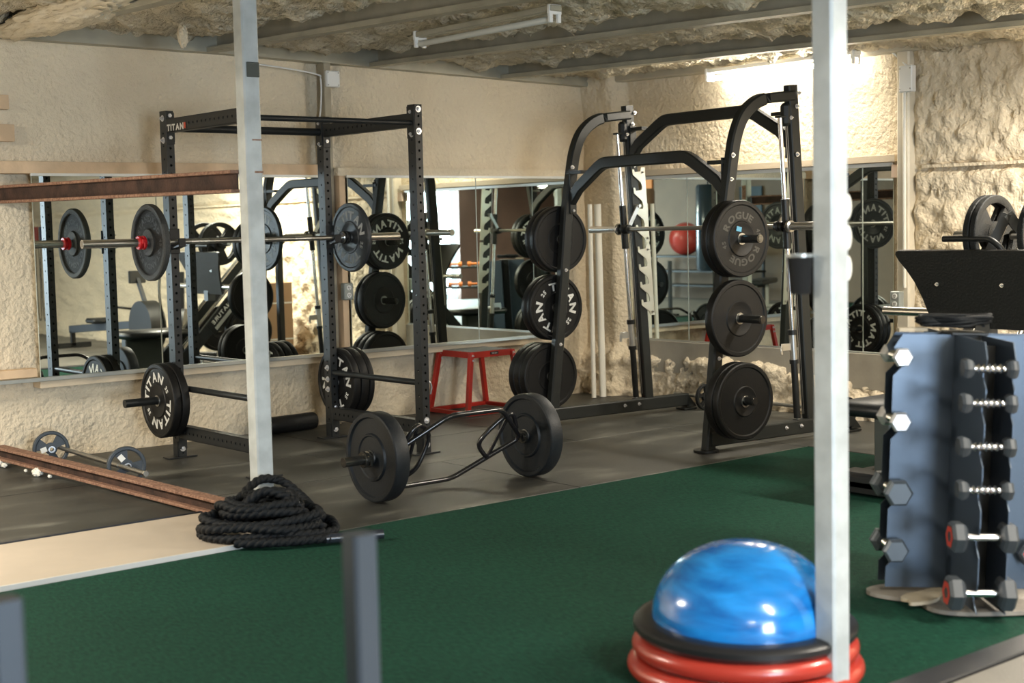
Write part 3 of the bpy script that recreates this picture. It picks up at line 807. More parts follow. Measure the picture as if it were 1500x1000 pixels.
# ------------------------------------------------------------------ smith machine
SM = thing('smith_machine', 'black smith machine with curved frame legs, against the right wall mirrors', 'smith machine', (-.807, -1.96, 0), -.0816)
W = .773
smt = mat('smith_grey_black', (.014, .016, .015), .45, 0, .03, 200, spec=.4)
rear = lambda z: -.155*z/2.165
def leg_path():
    pts = [(-.865, 0.0), (-.75, .94), (-.70, 1.44), (-.655, 1.70)]
    # circular bend to horizontal
    P = [Vector((-.655, 1.70)), Vector((-.625, 1.84)), Vector((-.565, 1.965)), Vector((-.47, 2.045)), Vector((-.36, 2.082)), Vector((-.15, 2.105))]
    out = [Vector((x, z)) for x, z in pts[:3]]
    Q = [(p.x, p.y, 0) for p in P]
    out += [Vector((q.x, q.y)) for q in bez(Q, 5)]
    return out
for s in (1, -1):
    Y = s*W
    mb = MB(); mb.rtube([(p.x, Y, p.y) for p in leg_path()], .062, .075, up=Vector((0, 1, 0)) if False else Vector((1, 0, 0.01)), c=.010)
    mb.build('leg', smt, SM, smooth=40)
    mb = MB(); mb.rtube([(rear(0.05), Y, .05), (rear(2.17), Y, 2.17)], .055, .075, up=Vector((1, 0, 0)), c=.006); mb.build('rear_upright', smt, SM, smooth=30)
    mb = MB(); mb.rtube([(-.865, Y, .075), (.355, Y, .075)], .075, .085, c=.006)
    mb.build('base_rail', smt, SM, smooth=30)
    mb = MB(); mb.cyl((-.88, Y, 0.002), (-.88, Y, .014), .075, 28); mb.build('foot', black, SM, smooth=40)
    mb = MB(); mb.box((.36, Y, .008), (.12, .10, .012), bev=.003); mb.prism([(-.02, 0), (.07, 0), (-.02, .10)], .07, Matrix.Translation((.36, Y, .02)) @ Matrix(((1, 0, 0, 0), (0, 0, 1, 0), (0, 1, 0, 0), (0, 0, 0, 1)))); mb.build('rear_foot', smt, SM)
    # gusset between bend and upright, pulley bracket
    mb = MB(); mb.box((rear(2.0)-.055, Y, 1.99), (.055, .066, .14), bev=.018); mb.build('bracket', smt, SM)
    mb = MB()
    for (bx, bz) in ((-.155-.03, 1.97), (-.115, 2.12)):
        bolt(mb, (bx, Y-.034, bz), (0, -1, 0), .009)
    for z in (.55, 1.05, 1.60): 
        x = -.865+.115*z/.94 if z < .94 else -.75+.05*(z-.94)/.5
        bolt(mb, (x, Y-.032, z), (0, -1, 0), .009)
    for x in (-.25, -.12): bolt(mb, (x, Y-.04, .085), (0, -1, 0), .009)
    mb.build('bolt', bolt_m, SM, smooth=30)
    # guide rod, its sleeve and stopper
    rx = lambda z: rear(z)-.105
    mb = MB(); mb.cyl((rx(.10), Y, .10), (rx(1.98), Y, 1.98), .0145, 20); mb.build('guide_rod', chrome, SM, smooth=40)
    mb = MB(); mb.cyl((rx(.13), Y, .13), (rx(.47), Y, .47), .021, 20); mb.cyl((rx(.47), Y, .47), (rx(.495), Y, .495), .028, 20); mb.build('rod_bumper', black, SM, smooth=40); mb = MB(); mb.cyl((rx(.65), Y, .65), (rx(.68), Y, .68), .028, 20); mb.build('rod_bumper', black, SM, smooth=40)
    mb = MB(); mb.cyl((rx(.495), Y, .495), (rx(.65), Y, .65), .022, 20); mb.box((rx(.57)-.06, Y, .575), (.09, .006, .045), bev=.002); mb.box((rx(.57)-.10, Y, .555), (.02, .006, .05), bev=.002); mb.build('safety_stop', steel, SM, smooth=40)
    mb = MB(); mb.cyl((rx(1.18), Y, 1.18), (rx(1.48), Y, 1.48), .024, 20); mb.build('carriage', black, SM, smooth=40)
    mb = MB()
    for dx in (.045, .06): mb.cyl((rx(.15)+dx, Y, .15), (rx(2.0)+dx, Y, 2.0), .0025, 6)
    mb.build('cable', dullsteel, SM)
    mb = MB(); mb.box((rx(1.98)+.05, Y, 1.975), (.14, .05, .012), bev=.003); mb.box((rx(.1)+.05, Y, .115), (.14, .05, .012), bev=.003); mb.build('rod_mount', smt, SM)
    # hook plates: notched strips fixed to the rear upright
    for z0, z1 in ((.70, 1.20), (1.22, 1.74)):
        n = 4; hgt = (z1-z0); st = hgt/n
        pts = [(0.085, 0), (0.085, hgt)]
        pts += [(.05, hgt)]
        for k in range(n-1, -1, -1):
            b = k*st
            pts += [(.050, b+st*.99), (.045, b+st*.80), (-.008, b+st*.78), (-.014, b+st*.96), (-.028, b+st*.96), (-.028, b+st*.66), (.040, b+st*.22), (.048, b+st*.02)]
        zz = (z0+z1)/2; ang = math.atan2(-.155, 2.165)
        M = Matrix.Translation((rear(z0)+.005, Y-.034 if s > 0 else Y+.034, z0)) @ Matrix.Rotation(ang, 4, 'Y') @ Matrix(((1, 0, 0, 0), (0, 0, 1, 0), (0, 1, 0, 0), (0, 0, 0, 1)))
        mb = MB(); mb.prism(pts, .006, M); mb.build('hook_plate', silverhook, SM, label='cream steel notched hook plate')
        mb = MB(); bolt(mb, (rear(z0)+.068, Y-.038 if s > 0 else Y+.030, z0+.03), (0, -1, 0), .007); mb.build('hook_bolt', dullsteel, SM); mb = MB(); bolt(mb, (rear(z1)+.068, Y-.038 if s > 0 else Y+.030, z1-.03), (0, -1, 0), .007); mb.build('hook_bolt', dullsteel, SM)
    # storage pegs (outward)
    for z, L in ((1.25, .27), (.79, .33 if s < 0 else .27), (.325, .32 if s < 0 else .25)):
        x = -.865+.115*z/.94 if z < .94 else -.75+.05*(z-.94)/.5
        mb = MB(); mb.cyl((x, Y+s*.03, z), (x, Y+s*(.03+L), z), .0245, 20); mb.cyl((x, Y+s*(.03+L), z), (x, Y+s*(.034+L), z), .018, 20); mb.build('plate_peg', mat('peg_chrome_black', (.14, .14, .13), .22, .9), SM, smooth=40)
# arches
def arch(X0, zend, ztop, w=.60, half=W, m=smt, name='arch'):
    X = X0
    P = [(X, half, zend), (X, half-.10, zend+.10), (X, w-.13, ztop-.035), (X, w-.20, ztop-.005), (X, w-.28, ztop), (X, 0, ztop)]
    P = P+[(a, -b, c) for a, b, c in P[-2::-1]]
    Q = [P[0], P[1]]+bez(P[2:5], 4)+[P[5]]+bez([P[6], P[7], P[8]], 4)+[P[9], P[10]]
    mb = MB(); mb.rtube(Q, .075, .055, up=Vector((1, 0, 0)), c=.008) if False else mb.rtube(Q, .055, .075, up=Vector((0, 0, 1)), c=.008)
    mb.build(name, m, SM, smooth=40)
    for s in (1, -1):
        mb = MB(); mb.box((X, s*(half-.08), zend+.205), (.05, .16, .022)); mb.box((X, s*(half-.035), zend+.08), (.055, .012, .30), bev=.002); mb.build('gusset', smt, SM)
        mb = MB(); bolt(mb, (X-.03, s*(half-.035), zend-.04), (-1, 0, 0), .009) if False else bolt(mb, (X, s*half-.036, zend+.24), (0, -1, 0), .011); bolt(mb, (X, s*half-.036, zend-.05), (0, -1, 0), .011); mb.build('bolt', bolt_m, SM)
arch(rear(1.9)+.0, 1.80, 2.045)
arch(-.672, 1.50, 1.755)
# low front feet bars on the right
SBX, SBZ = rear(1.315)-.105, 1.315
# the guided barbell (moves with the machine's carriage, lifts off as one piece)
phi = -.0816
def sm_world(x, y, z): 
    return Vector((-.807+x*math.cos(phi)-y*math.sin(phi), -1.96+x*math.sin(phi)+y*math.cos(phi), z))
sb = thing('smith_barbell', 'steel guided barbell running across the smith machine', 'barbell', sm_world(SBX-.012, 0, SBZ), phi+PI/2)
mb = MB(); mb.cyl((-.80, 0, 0), (.80, 0, 0), .0145, 20); mb.build('shaft', dullsteel, sb, smooth=40)
for s in (-1, 1):
    mb = MB(); mb.cyl((s*.83, 0, 0), (s*1.13, 0, 0), .025, 24); mb.build('sleeve', chrome, sb, smooth=40)
    mb = MB(); mb.lathe([(.015, s*.70), (.03, s*.70), (.033, s*.72), (.02, s*.735), (.034, s*.75), (.034, s*.77)], 24, 'X'); mb.build('bearing_ring', black, sb, smooth=35)
    mb = MB(); mb.lathe([(.02, s*.80), (.036, s*.805), (.042, s*.815), (.036, s*.828), (.02, s*.835)], 24, 'X'); mb.build('collar', chrome, sb, smooth=35)
    mb = MB(); mb.bar((s*.72, 0, 0), (s*.72, -.10, .16), .012, .03); mb.cyl((s*.70, -.10, .16), (s*.745, -.10, .16), .012, 12); mb.build('lock_hook', steel, sb, smooth=35)

def smp(src, side, z, off, label, rot=0.0, dx=0.0):
    x = -.865+.115*z/.94 if z < .94 else -.75+.05*(z-.94)/.5
    p = sm_world(x+dx, side*(W+off), z)
    place(src, p, phi+PI/2, label, rot)
smp(T45, 1, 1.258, .075, 'thick black bumper plate, inner of the top pair on the far smith machine leg')
smp(T35, 1, 1.258, .137, 'bumper plate with lettering facing the mirror, outer of the far leg top pair')
smp(T25, 1, .795, .065, 'TITAN 25 bumper plate at mid height on the far smith machine leg', rot=.75)
smp(T45, 1, .795, .120, 'plain black plate behind the TITAN 25 on the far smith machine leg')
smp(T45, 1, .33, .075, 'black bumper plate nearest the far smith machine leg, low stack of three')
smp(T45, 1, .33, .141, 'middle black bumper plate of the low three on the far smith machine leg')
smp(T45, 1, .33, .207, 'outermost black bumper plate of the low three on the far smith machine leg')
smp(T35, -1, 1.25, .062, 'bumper plate hidden behind the ROGUE plate on the near smith machine leg', rot=.4)
smp(TRG, -1, 1.25, .122, 'black ROGUE bumper plate with a blue sticker, top of the near smith machine leg', rot=-.25)
smp(T45, -1, .79, .150, 'plain matt black bumper plate at mid height on the near smith machine leg')
smp(T45, -1, .318, .200, 'inner black bumper plate of the low pair on the near smith machine leg')
smp(T10, -1, .318, .258, 'outer black bumper plate of the low pair on the near smith machine leg')
for o in bpy.data.objects:
    if o.parent is None and str(o.get('label', '')).startswith('black ROGUE'):
        mb = MB(); mb.box((-.0315, .010, .062), (.0015, .040, .028), M=Matrix.Rotation(.45, 4, 'X')); mb.build('sticker', mat('blue_sticker', (.10, .36, .55), .5), o, label='small blue sticker')

# ------------------------------------------------------------------ hex trap bar
hx = thing('hex_trap_bar', 'black hex trap bar resting tilted on the mats between two thick plates', 'trap bar', (-3.5, -2.53, .223))
hb = mat('gloss_black_bar', (.012, .012, .014), .22, 0, spec=.7)
rel = lambda x, y, z: (x+3.5, y+2.53, z-.223)
ring = [(-3.93, -2.53, .223), (-3.64, -2.66, .408), (-3.30, -2.66, .408), (-3.07, -2.53, .223), (-3.458, -2.42, .036), (-3.80, -2.42, .036)]
def round_poly(P, rad=.05, n=5):
    P = [Vector(p) for p in P]; out = []; m = len(P)
    for i in range(m):
        a, b, c = P[i-1], P[i], P[(i+1) % m]
        u = (a-b).normalized(); v = (c-b).normalized()
        for k in range(n+1):
            t = k/n; out.append((1-t)**2*(b+u*rad)+2*t*(1-t)*b+t*t*(b+v*rad))
    return out
mb = MB(); mb.tube(round_poly([rel(*p) for p in ring]), .0135, 14, closed=True); mb.build('frame', hb, hx, smooth=60)
for (a, b, c, d, e) in (((-3.13, -2.57, .285), (-3.20, -2.60, .368), (-3.345, -2.53, .236), (-3.295, -2.50, .150), (-3.25, -2.47, .135)),
                     ((-3.86, -2.57, .285), (-3.80, -2.60, .368), (-3.68, -2.53, .30), (-3.73, -2.50, .15), (-3.78, -2.45, .09))):
    mb = MB(); mb.tube(bez([rel(*p) for p in (a, b, c, d, e)], 5), .0125, 12); mb.build('handle', hb, hx, smooth=60)
    mb = MB(); mb.tube([rel(*b), rel(*e)], .010, 10); mb.build('brace', hb, hx, smooth=60)
for s in (-1, 1):
    mb = MB(); x0 = s*.43; mb.cyl((x0, 0, 0), (s*.66 if s > 0 else -.70, 0, 0), .0245, 22); mb.lathe([(.0245, s*.44), (.036, s*.44), (.036, s*.455), (.0245, s*.455)], 22, 'X'); mb.build('sleeve', MATS['peg_chrome_black'], hx, smooth=40)
place(TRAP, (-3.998, -2.53, .229), 0, 'thick blue-black bumper plate on the near left end of the hex trap bar')
place(TRAP, (-3.0, -2.53, .229), 0, 'thick blue-black bumper plate on the far right end of the hex trap bar')
clamp(-4.068, -2.53, .223, 0, MATS['peg_chrome_black'], 'spring collar outside the left plate of the hex trap bar')

# ------------------------------------------------------------------ red plyo box
pb = thing('plyo_box', 'red steel plyometric box with a grey top, standing by the left wall', 'plyo box', (-1.465, -.125, 0))
b0 = [(-.265, -.235), (.265, -.235), (.265, .215), (-.265, .215)]
t0 = [(-.19, -.19), (.19, -.19), (.19, .18), (-.19, .18)]
ZT = .455
mb = MB(); mb.box((0, -.005, ZT+.004), (.375, .365, .006)); mb.build('top', mat('grey_grip_top', (.17, .18, .17), .6, 0, .3, 150), pb)
for i in range(4):
    a = t0[i]; b = t0[(i+1) % 4]
    mb = MB(); mb.bar((*a, ZT-.017), (*b, ZT-.017), .012, .044); mb.build('top_rail', red_m, pb)
    a2 = b0[i]; b2 = b0[(i+1) % 4]
    mb = MB(); mb.bar((*a2, .022), (*b2, .022), .026, .030, bev=.003); mb.build('base_rail', red_m, pb)
    mb = MB(); mb.bar((*a2, .02), (*a, ZT), .034, .034, up=(0, 1, 0), bev=.003); mb.build('leg', red_m, pb)
    mb = MB(); bolt(mb, (a[0], a[1]-.02, ZT-.02), (0, -1, 0), .006); bolt(mb, (a[0], a[1]-.024, ZT-.055), (0, -1, 0), .006); mb.build('bolt', bolt_m, pb)
mb = MB(); mb.box((.02, -.198, ZT-.013), (.075, .003, .020)); lb = mb.build('label_plate', black, pb, label='small black maker label')
mb = MB(); put_text(mb, 'TITAN', Matrix(((1, 0, 0, .02), (0, 0, -1, -.2003), (0, 1, 0, ZT-.018), (0, 0, 0, 1))), .012, 1.3); mb.build('label_text', white_txt, lb)

# ------------------------------------------------------------------ PVC poles
for k, (x0, x1, r, lab) in enumerate(((-.365, -.345, .018, 'thin white PVC pole leaning in the room corner'), (-.268, -.262, .027, 'thick white PVC pole leaning in the room corner'))):
    t = thing('pvc_pole', lab, 'pole', (x0, -.215, 0))
    L = 1.51
    mb = MB()
    n = 24; R0 = r; R1 = r-.003
    mb.lathe([(R1, 0.004), (R0, 0.004), (R0, L), (R1, L), (R1, .004)], n, 'Z'); o = mb.build('tube', pvc, t, smooth=30)
    t.rotation_euler = (-.06 if False else -.02, (x1-x0)/L, 0)

# ------------------------------------------------------------------ foam roller by the wall
t = thing('foam_roller', 'black foam roller lying on the mat behind the power rack', 'foam roller', (-3.02, .0, .058), .06)
mb = MB(); mb.lathe([(.03, -.24), (.055, -.24), (.058, -.23), (.058, .23), (.055, .24), (.03, .24), (.03, -.24)], 28, 'X'); mb.build('body', mat('roller_foam', (.013, .014, .015), .5, 0, .15, 60), t, smooth=40)

# ------------------------------------------------------------------ small barbell on the floor, left
sb2 = thing('light_barbell', 'thin one-inch barbell with two grip plates on the floor behind the rusty beam', 'barbell', (-4.685, -.78, .105), PI/2-.045)
mb = MB(); mb.cyl((-.66, 0, 0), (.77, 0, 0), .0125, 16); mb.build('shaft', dullsteel, sb2, smooth=40)
mb = MB(); mb.cyl((-.30, 0, 0), (.28, 0, 0), .0142, 16); mb.build('grip', dullsteel, sb2, smooth=40)
mb = MB(); mb.lathe([(.0125, -.66), (.017, -.66), (.017, -.645), (.0125, -.645)], 16, 'X'); mb.build('end_cap', chrome, sb2, smooth=40)
ga = grip_plate(.105, .03, 'blue-grey three-hole grip plate at the far end of the small floor barbell', irong, ph=.35)
ga.location = (-4.71, -.165, .105); ga.rotation_euler = (.0, 0, PI/2-.25)
gb = grip_plate(.105, .03, 'blue-grey three-hole grip plate at the near end of the small floor barbell', irong, ph=1.2)
gb.location = (-4.668, -1.10, .105); gb.rotation_euler = (0, 0, PI/2-.25)
for g, a in ((ga, -.3), (gb, .9)):
    mb = MB(); mb.box((-.017, .045*math.cos(a)*1.0, .045*math.sin(a)+.01), (.0015, .035, .03), M=Matrix.Rotation(a, 4, 'X')); mb.build('price_tag', white_txt, g, label='white paper tag')
    mb = MB(); mb.lathe([(.013, -.045), (.02, -.045), (.022, -.02), (.013, -.02)], 16, 'X'); mb.build('collar_nut', chrome, g, smooth=35)

# small barbell behind the smith machine
sb3 = thing('light_barbell', 'thin steel barbell with a spoked plate on the floor along the right wall', 'barbell', (-.33, -1.95, .095), PI/2)
mb = MB(); mb.cyl((-.85, 0, 0), (.90, 0, 0), .0125, 16); mb.build('shaft', dullsteel, sb3, smooth=40)
gc = grip_plate(.095, .03, 'dark five-spoke grip plate on the barbell along the right wall', irondk, spoke=.25, nsp=5, ph=.3)
gc.location = (-.33, -1.355, .095); gc.rotation_euler = (0, 0, PI/2)
gd = grip_plate(.095, .03, 'dark five-spoke grip plate at the hidden end of the barbell along the right wall', irondk, spoke=.25, nsp=5, ph=.3)
gd.location = (-.33, -2.60, .095); gd.rotation_euler = (0, 0, PI/2)

# ------------------------------------------------------------------ battle rope heap
def rope_mesh(mb, pts, r, pitch=.034, n=24, step=.0065):
    P = bez(pts, 10)
    # resample evenly
    Q = [P[0]]; acc = 0
    for a, b in zip(P, P[1:]):
        L = (b-a).length
        while acc+L >= step:
            k = (step-acc)/L; a = a.lerp(b, k); Q.append(a.copy()); L = (b-a).length; acc = 0
        acc += L
    s = None; rings = []; dist = 0
    for i, p in enumerate(Q):
        d = (Q[min(i+1, len(Q)-1)]-Q[max(i-1, 0)]).normalized()
        if s is None: s, u = frame(d)
        else:
            s = (s-d*s.dot(d)).normalized(); u = s.cross(d).normalized()
        if i: dist += (Q[i]-Q[i-1]).length
        ring = []
        for k in range(n):
            t = 2*PI*k/n; tt = t-2*PI*dist/(pitch*3)
            rr = r*(.52+.54*abs(math.cos(1.5*tt))**.55)
            ring.append(mb.bm.verts.new(p+s*rr*math.cos(t)+u*rr*math.sin(t)))
        rings.append(ring)
    for A, B in zip(rings, rings[1:]):
        for k in range(n): mb.face((A[k], A[(k+1) % n], B[(k+1) % n], B[k]))
    mb.face(rings[0][::-1]); mb.face(rings[-1])
rp = thing('battle_rope', 'heap of thick black battle rope piled around the left post', 'rope', (-4.80, -2.83, 0))
R1 = .020
pts = []
rr_ = random.Random(3)
cx0, cy0 = -.02, -.03
A = math.atan2(-.64, .768)      # long axis of the heap runs across the view
def hp(a, ra, rb, z, ox=0, oy=0):
    lx = ra*math.cos(a)+ox; ly = rb*math.sin(a)+oy
    return (cx0+lx*math.cos(A)-ly*math.sin(A), cy0+lx*math.sin(A)+ly*math.cos(A), z)
for k in range(0, 78):
    a = k*PI/5.2; lap = k/10.4
    ra = [.30, .27, .23, .26, .20, .17, .15, .12][min(7, int(lap))]*(1+.10*rr_.uniform(-1, 1))
    rb = [.20, .22, .17, .19, .15, .14, .12, .10][min(7, int(lap))]*(1+.12*rr_.uniform(-1, 1))
    z = .024+lap*.021+.010*rr_.uniform(-1, 1)+.018*max(0, math.sin(a*1.3))*(lap > 1)
    pts.append(hp(a, ra, rb, max(.022, z), -.02+.02*math.sin(lap*2), .0+.02*math.cos(lap*3)))
# tail to the front right
start = [hp(0, .60, 0, .022, -.14, -.15), hp(0, .50, 0, .022, -.14, -.17), hp(0, .36, 0, .024, -.12, -.20)]
end = [hp(PI*.5, .05, .22, .20, .02, .05), hp(PI*.5, .05, .25, .24, .06, .10), hp(PI*.5, .02, .10, .27, .10, .12)]
mb = MB(); rope_mesh(mb, [Vector(p) for p in pts], R1); mb.build('rope', cord_m, rp, smooth=60)
# two loops draped up against the post
mb = MB(); rope_mesh(mb, [hp(0, -.20, 0, .05, 0, .12), hp(0, -.15, 0, .15, 0, .16), hp(0, -.07, 0, .22, 0, .24), hp(0, .02, 0, .20, 0, .30), hp(0, .10, 0, .15, 0, .26), hp(0, .17, 0, .10, 0, .18), hp(0, .20, 0, .05, 0, .10)], R1); mb.build('rope_loop', cord_m, rp, smooth=60)
mb = MB(); rope_mesh(mb, [hp(0, -.22, 0, .03, 0, -.10), hp(0, -.14, 0, .11, 0, -.06), hp(0, -.02, 0, .21, 0, -.03), hp(0, .09, 0, .19, 0, -.03), hp(0, .17, 0, .12, 0, -.04), hp(0, .26, 0, .04, 0, -.03)], R1); mb.build('rope_loop', cord_m, rp, smooth=60)
mb = MB(); rope_mesh(mb, [hp(0, -.10, 0, .03, 0, -.24), hp(0, .06, 0, .03, 0, -.24), hp(0, .20, 0, .03, 0, -.20), hp(0, .30, 0, .03, 0, -.17)], R1); mb.build('rope_loop', cord_m, rp, smooth=60)
a_ = Vector(hp(0, .28, 0, .028, 0, -.175)); b_ = Vector(hp(0, .52, 0, .028, 0, -.10))
mb = MB(); mb.cyl(a_, b_, .021, 20); mb.build('handle', mat('shrink_wrap', (.02, .024, .032), .28), rp, smooth=40, label='smooth shrink-wrapped rope end')

# ------------------------------------------------------------------ balance trainers, right foreground
BX, BYY = -4.775, -5.585
def red_disc(z, label, r=.335):
    t = thing('balance_disc', label, 'balance disc', (BX, BYY, z), group=None)
    mb = MB(); h = .027
    prof = [(.01, -h*.6), (r*.8, -h*.7)]+[(r-.035+.035*math.cos(a), .030*math.sin(a)) for a in [(-PI/2)+PI*i/10 for i in range(11)]]+[(r*.8, h*.7), (.01, h*.6)]
    mb.lathe(prof, 64, 'Z', cap=True); mb.build('cushion', mat('red_vinyl', (.38, .035, .022), .28, 0, .03, 60, coat=.3), t, smooth=50)
    mb = MB(); mb.cyl((r-.004, 0, 0), (r+.006, 0, 0), .006, 10); mb.build('valve', black, t, smooth=40)
    return t
red_disc(.034, 'red inflated balance disc at the bottom of the stack in the foreground', .352)
red_disc(.095, 'red inflated balance disc just under the blue balance trainer', .337)
bs = thing('balance_trainer', 'glossy blue half-ball balance trainer on a black rim, topping the red discs', 'balance trainer', (BX, BYY, .126))
bs.rotation_euler = (0.02, -.02, .4)
mb = MB(); mb.lathe([(.01, 0), (.28, 0), (.32, .006), (.332, .02), (.332, .036), (.322, .046), (.295, .050), (.01, .050)], 72, 'Z', cap=True); mb.build('platform', mat('rim_black', (.012, .012, .013), .35, 0, .05, 90), bs, smooth=40)
mb = MB(); prof = []
for i in range(29):
    a = PI/2*i/28; r = .276*math.cos(a)**.92; z = .050+.222*math.sin(a)
    prof.append((max(r, .0005), z+(.0018*math.cos(i*PI) if 4 < i < 24 else 0)))
mb.lathe(prof, 96, 'Z'); mb.build('dome', bosu_mat(), bs, smooth=60)

# ------------------------------------------------------------------ sled posts, front left
sl = thing('push_sled', 'black weight sled whose two square push posts rise at the bottom edge', 'push sled', (-6.9, -6.245, 0))
for x in (-.325, .325):
    mb = MB(); mb.rtube([(x, 0, .02), (x, 0, .805)], .050, .050, c=.006); mb.build('push_post', mat('sled_steel', (.07, .085, .105), .35, .4), sl, smooth=30)
    mb = MB(); mb.box((x, -.35, .02), (.07, 1.0, .03), bev=.006); mb.build('ski', black, sl)
mb = MB(); mb.box((0, -.03, .05), (.62, .06, .04), bev=.004); mb.box((0, -.60, .05), (.62, .06, .04), bev=.004); mb.build('cross_bar', black, sl)

# cup holder clamped to the right post
cu = thing('cup_holder', 'black cup with a silver rim clipped to the left side of the right post', 'cup holder', (-4.80, -5.825, 1.145))
mb = MB(); mb.lathe([(.004, 0), (.028, 0), (.037, .10), (.038, .105), (.035, .105), (.026, .005), (.004, .005)], 32, 'Z'); mb.build('cup', MATS['bore_black'], cu, smooth=40)
mb = MB(); mb.lathe([(.034, .103), (.0395, .103), (.0395, .112), (.034, .112), (.034, .103)], 32, 'Z'); mb.build('rim', mat('rim_silver', (.35, .37, .36), .35, .6), cu, smooth=40)
mb = MB(); mb.box((.036, -.028, .06), (.03, .02, .03), rz=-.5); mb.build('clip', black, cu)
for k, z in enumerate((1.385, 1.30, 1.215, 1.765)):
    mb = MB(); bmesh.ops.create_icosphere(mb.bm, subdivisions=3, radius=1)
    for v in mb.bm.verts: v.co = Vector((v.co.x*.012, v.co.y*.012, v.co.z*.036))
    mb.build('foam_bead', mat('white_foam', (.8, .78, .7), .7), p2, smooth=60, loc=(.0362, -.030, z), label='white foam bead on the post edge')

# ------------------------------------------------------------------ dumbbell tower
VF = Vector((.640, .768, 0)); VR = Vector((.768, -.640, 0))
TC = Vector((-3.527, -5.487, 0))
tw = thing('dumbbell_tower', 'blue-grey steel dumbbell tower at the right edge, with notched arms on a black core', 'dumbbell rack', TC)
tw.rotation_euler = (0, 0, 0)
# local frame: x = VR (image right), y = VF (away)
Mt = Matrix((VR.to_4d()*0+Vector((VR.x, VR.y, 0, 0)), )*1+()) if False else None
tw.rotation_euler = (0, math.radians(2.3), math.atan2(VR.y, VR.x))
tw.rotation_mode = 'XYZ'
tw.location = (TC.x, TC.y, .03)
HT = .905
def notched(L0, L1, zs, H, dirn):
    """outline (u outward, z) of an arm plate, notches on the outer edge"""
    pts = [(L0, 0), (L1, 0)]
    for z in sorted(zs):
        pts += [(L1, z-.055), (L1-.035, z-.018), (L1-.035, z+.002), (L1-.012, z+.012), (L1, z+.045)]
    pts += [(L1-.03, H), (L0, H)]
    return pts
z_left = [.128, .335, .585, .812]
z_front = [.052, .242, .40, .545, .69, .805]
def arm_plate(u0, u1, zs, axis, offs, m, H=HT):
    mb = MB(); pts = notched(u0, u1, zs, H, 1)
    if axis == '-x': M = Matrix(((-1, 0, 0, 0), (0, 0, 1, offs), (0, 1, 0, 0), (0, 0, 0, 1)))
    elif axis == '+x': M = Matrix(((1, 0, 0, 0), (0, 0, 1, offs), (0, 1, 0, 0), (0, 0, 0, 1)))
    elif axis == '-y': M = Matrix(((0, 0, 1, offs), (-1, 0, 0, 0), (0, 1, 0, 0), (0, 0, 0, 1)))
    else: M = Matrix(((0, 0, 1, offs), (1, 0, 0, 0), (0, 1, 0, 0), (0, 0, 0, 1)))
    mb.prism(pts, .004, M); return mb.build('arm_plate', m, tw)
for offs, m in ((-.05, rackblue), (.05, rackblue)):
    arm_plate(.045, .262, z_left, '-x', offs, m)
    arm_plate(.045, .262, z_left, '+x', offs, m)
for offs in (-.047, .047):
    arm_plate(.05, .40, z_front, '-y', offs, rackblue); arm_plate(.05, .35, z_front, '+y', offs, rackblue)
mb = MB(); mb.box((0, 0, HT/2), (.09, .095, HT), bev=.002); mb.box((0, -.20, HT/2-.005), (.088, .012, HT-.04)); mb.build('core', black, tw)
mb = MB(); mb.box((0, 0, HT+.004), (.13, .13, .012), bev=.003); mb.build('cap', black, tw)

def dumbbell(r, hw, hl, label, hm, grey=False, red=False, knurl=True):
    """axis along local X, r = hex radius, hw = head width, hl = handle length"""
    t = thing('hex_dumbbell', label, 'dumbbell')
    mb = MB()
    n = 18
    if knurl:
        prof = [(.011, -hl/2)]
        for i in range(1, n): prof.append((.0135+.0032*math.cos(i*2*PI/3)-.002*abs(i/n-.5), -hl/2+hl*i/n))
        prof.append((.011, hl/2))
        mb.lathe(prof, 16, 'X')
    else: mb.cyl((-hl/2, 0, 0), (hl/2, 0, 0), .0145, 16)
    mb.build('handle', chrome, t, smooth=40)
    for s in (-1, 1):
        mb = MB(); a = s*hl/2; b = s*(hl/2+hw)
        rings = []
        for x, k in ((a, .62), (a+s*.008, .86), (a+s*.018, 1.0), (b-s*.010, 1.0), (b, .82)):
            rings.append([mb.bm.verts.new((x, r*k*math.sin(PI/6+i*PI/3), r*k*math.cos(PI/6+i*PI/3))) for i in range(6)])
        for A_, B_ in zip(rings, rings[1:]):
            for i in range(6): mb.face((A_[i], A_[(i+1) % 6], B_[(i+1) % 6], B_[i]))
        mb.face(rings[0]); mb.face(rings[-1])
        h = mb.build('head', hm, t)
        if red:
            mb = MB(); mb.lathe([(r*.35, b+s*.0008), (r*.70, b+s*.0008)], 6, 'X'); mb.build('red_mark', mat('red_ring', (.55, .05, .03), .5), h)
    return t
head_m = mat('dark_urethane', (.05, .058, .066), .38, .1)
head_g = mat('grey_painted_head', (.10, .12, .14), .4, .3)
head_w = mat('bright_chrome_head', (.78, .78, .80), .3, .6)
def on_tower(o, x, y, z, along_y):
    v = VR*x+VF*y; tl = math.radians(2.3)
    # tower leans towards local +x
    o.location = (TC.x+v.x+VR.x*math.sin(tl)*z, TC.y+v.y+VR.y*math.sin(tl)*z, .03+z-x*math.sin(tl))
    o.rotation_euler = (0, math.radians(2.3) if not along_y else 0, math.atan2(VR.y, VR.x)+(PI/2 if along_y else 0))
for k, z in enumerate(z_left):
    lab = ['grey hex dumbbell, lowest on the left arm of the tower', 'grey hex dumbbell, second from the bottom on the left arm of the tower',
           'small pale-ended hex dumbbell, second from the top on the left arm', 'small pale-ended hex dumbbell at the top of the left arm'][k]
    r = [.046, .050, .038, .036][k]
    d = dumbbell(r, [.05, .06, .045, .04][k], .125, lab, [head_g, head_g, head_w, head_w][k])
    on_tower(d, -.240, 0, z+.012, True)
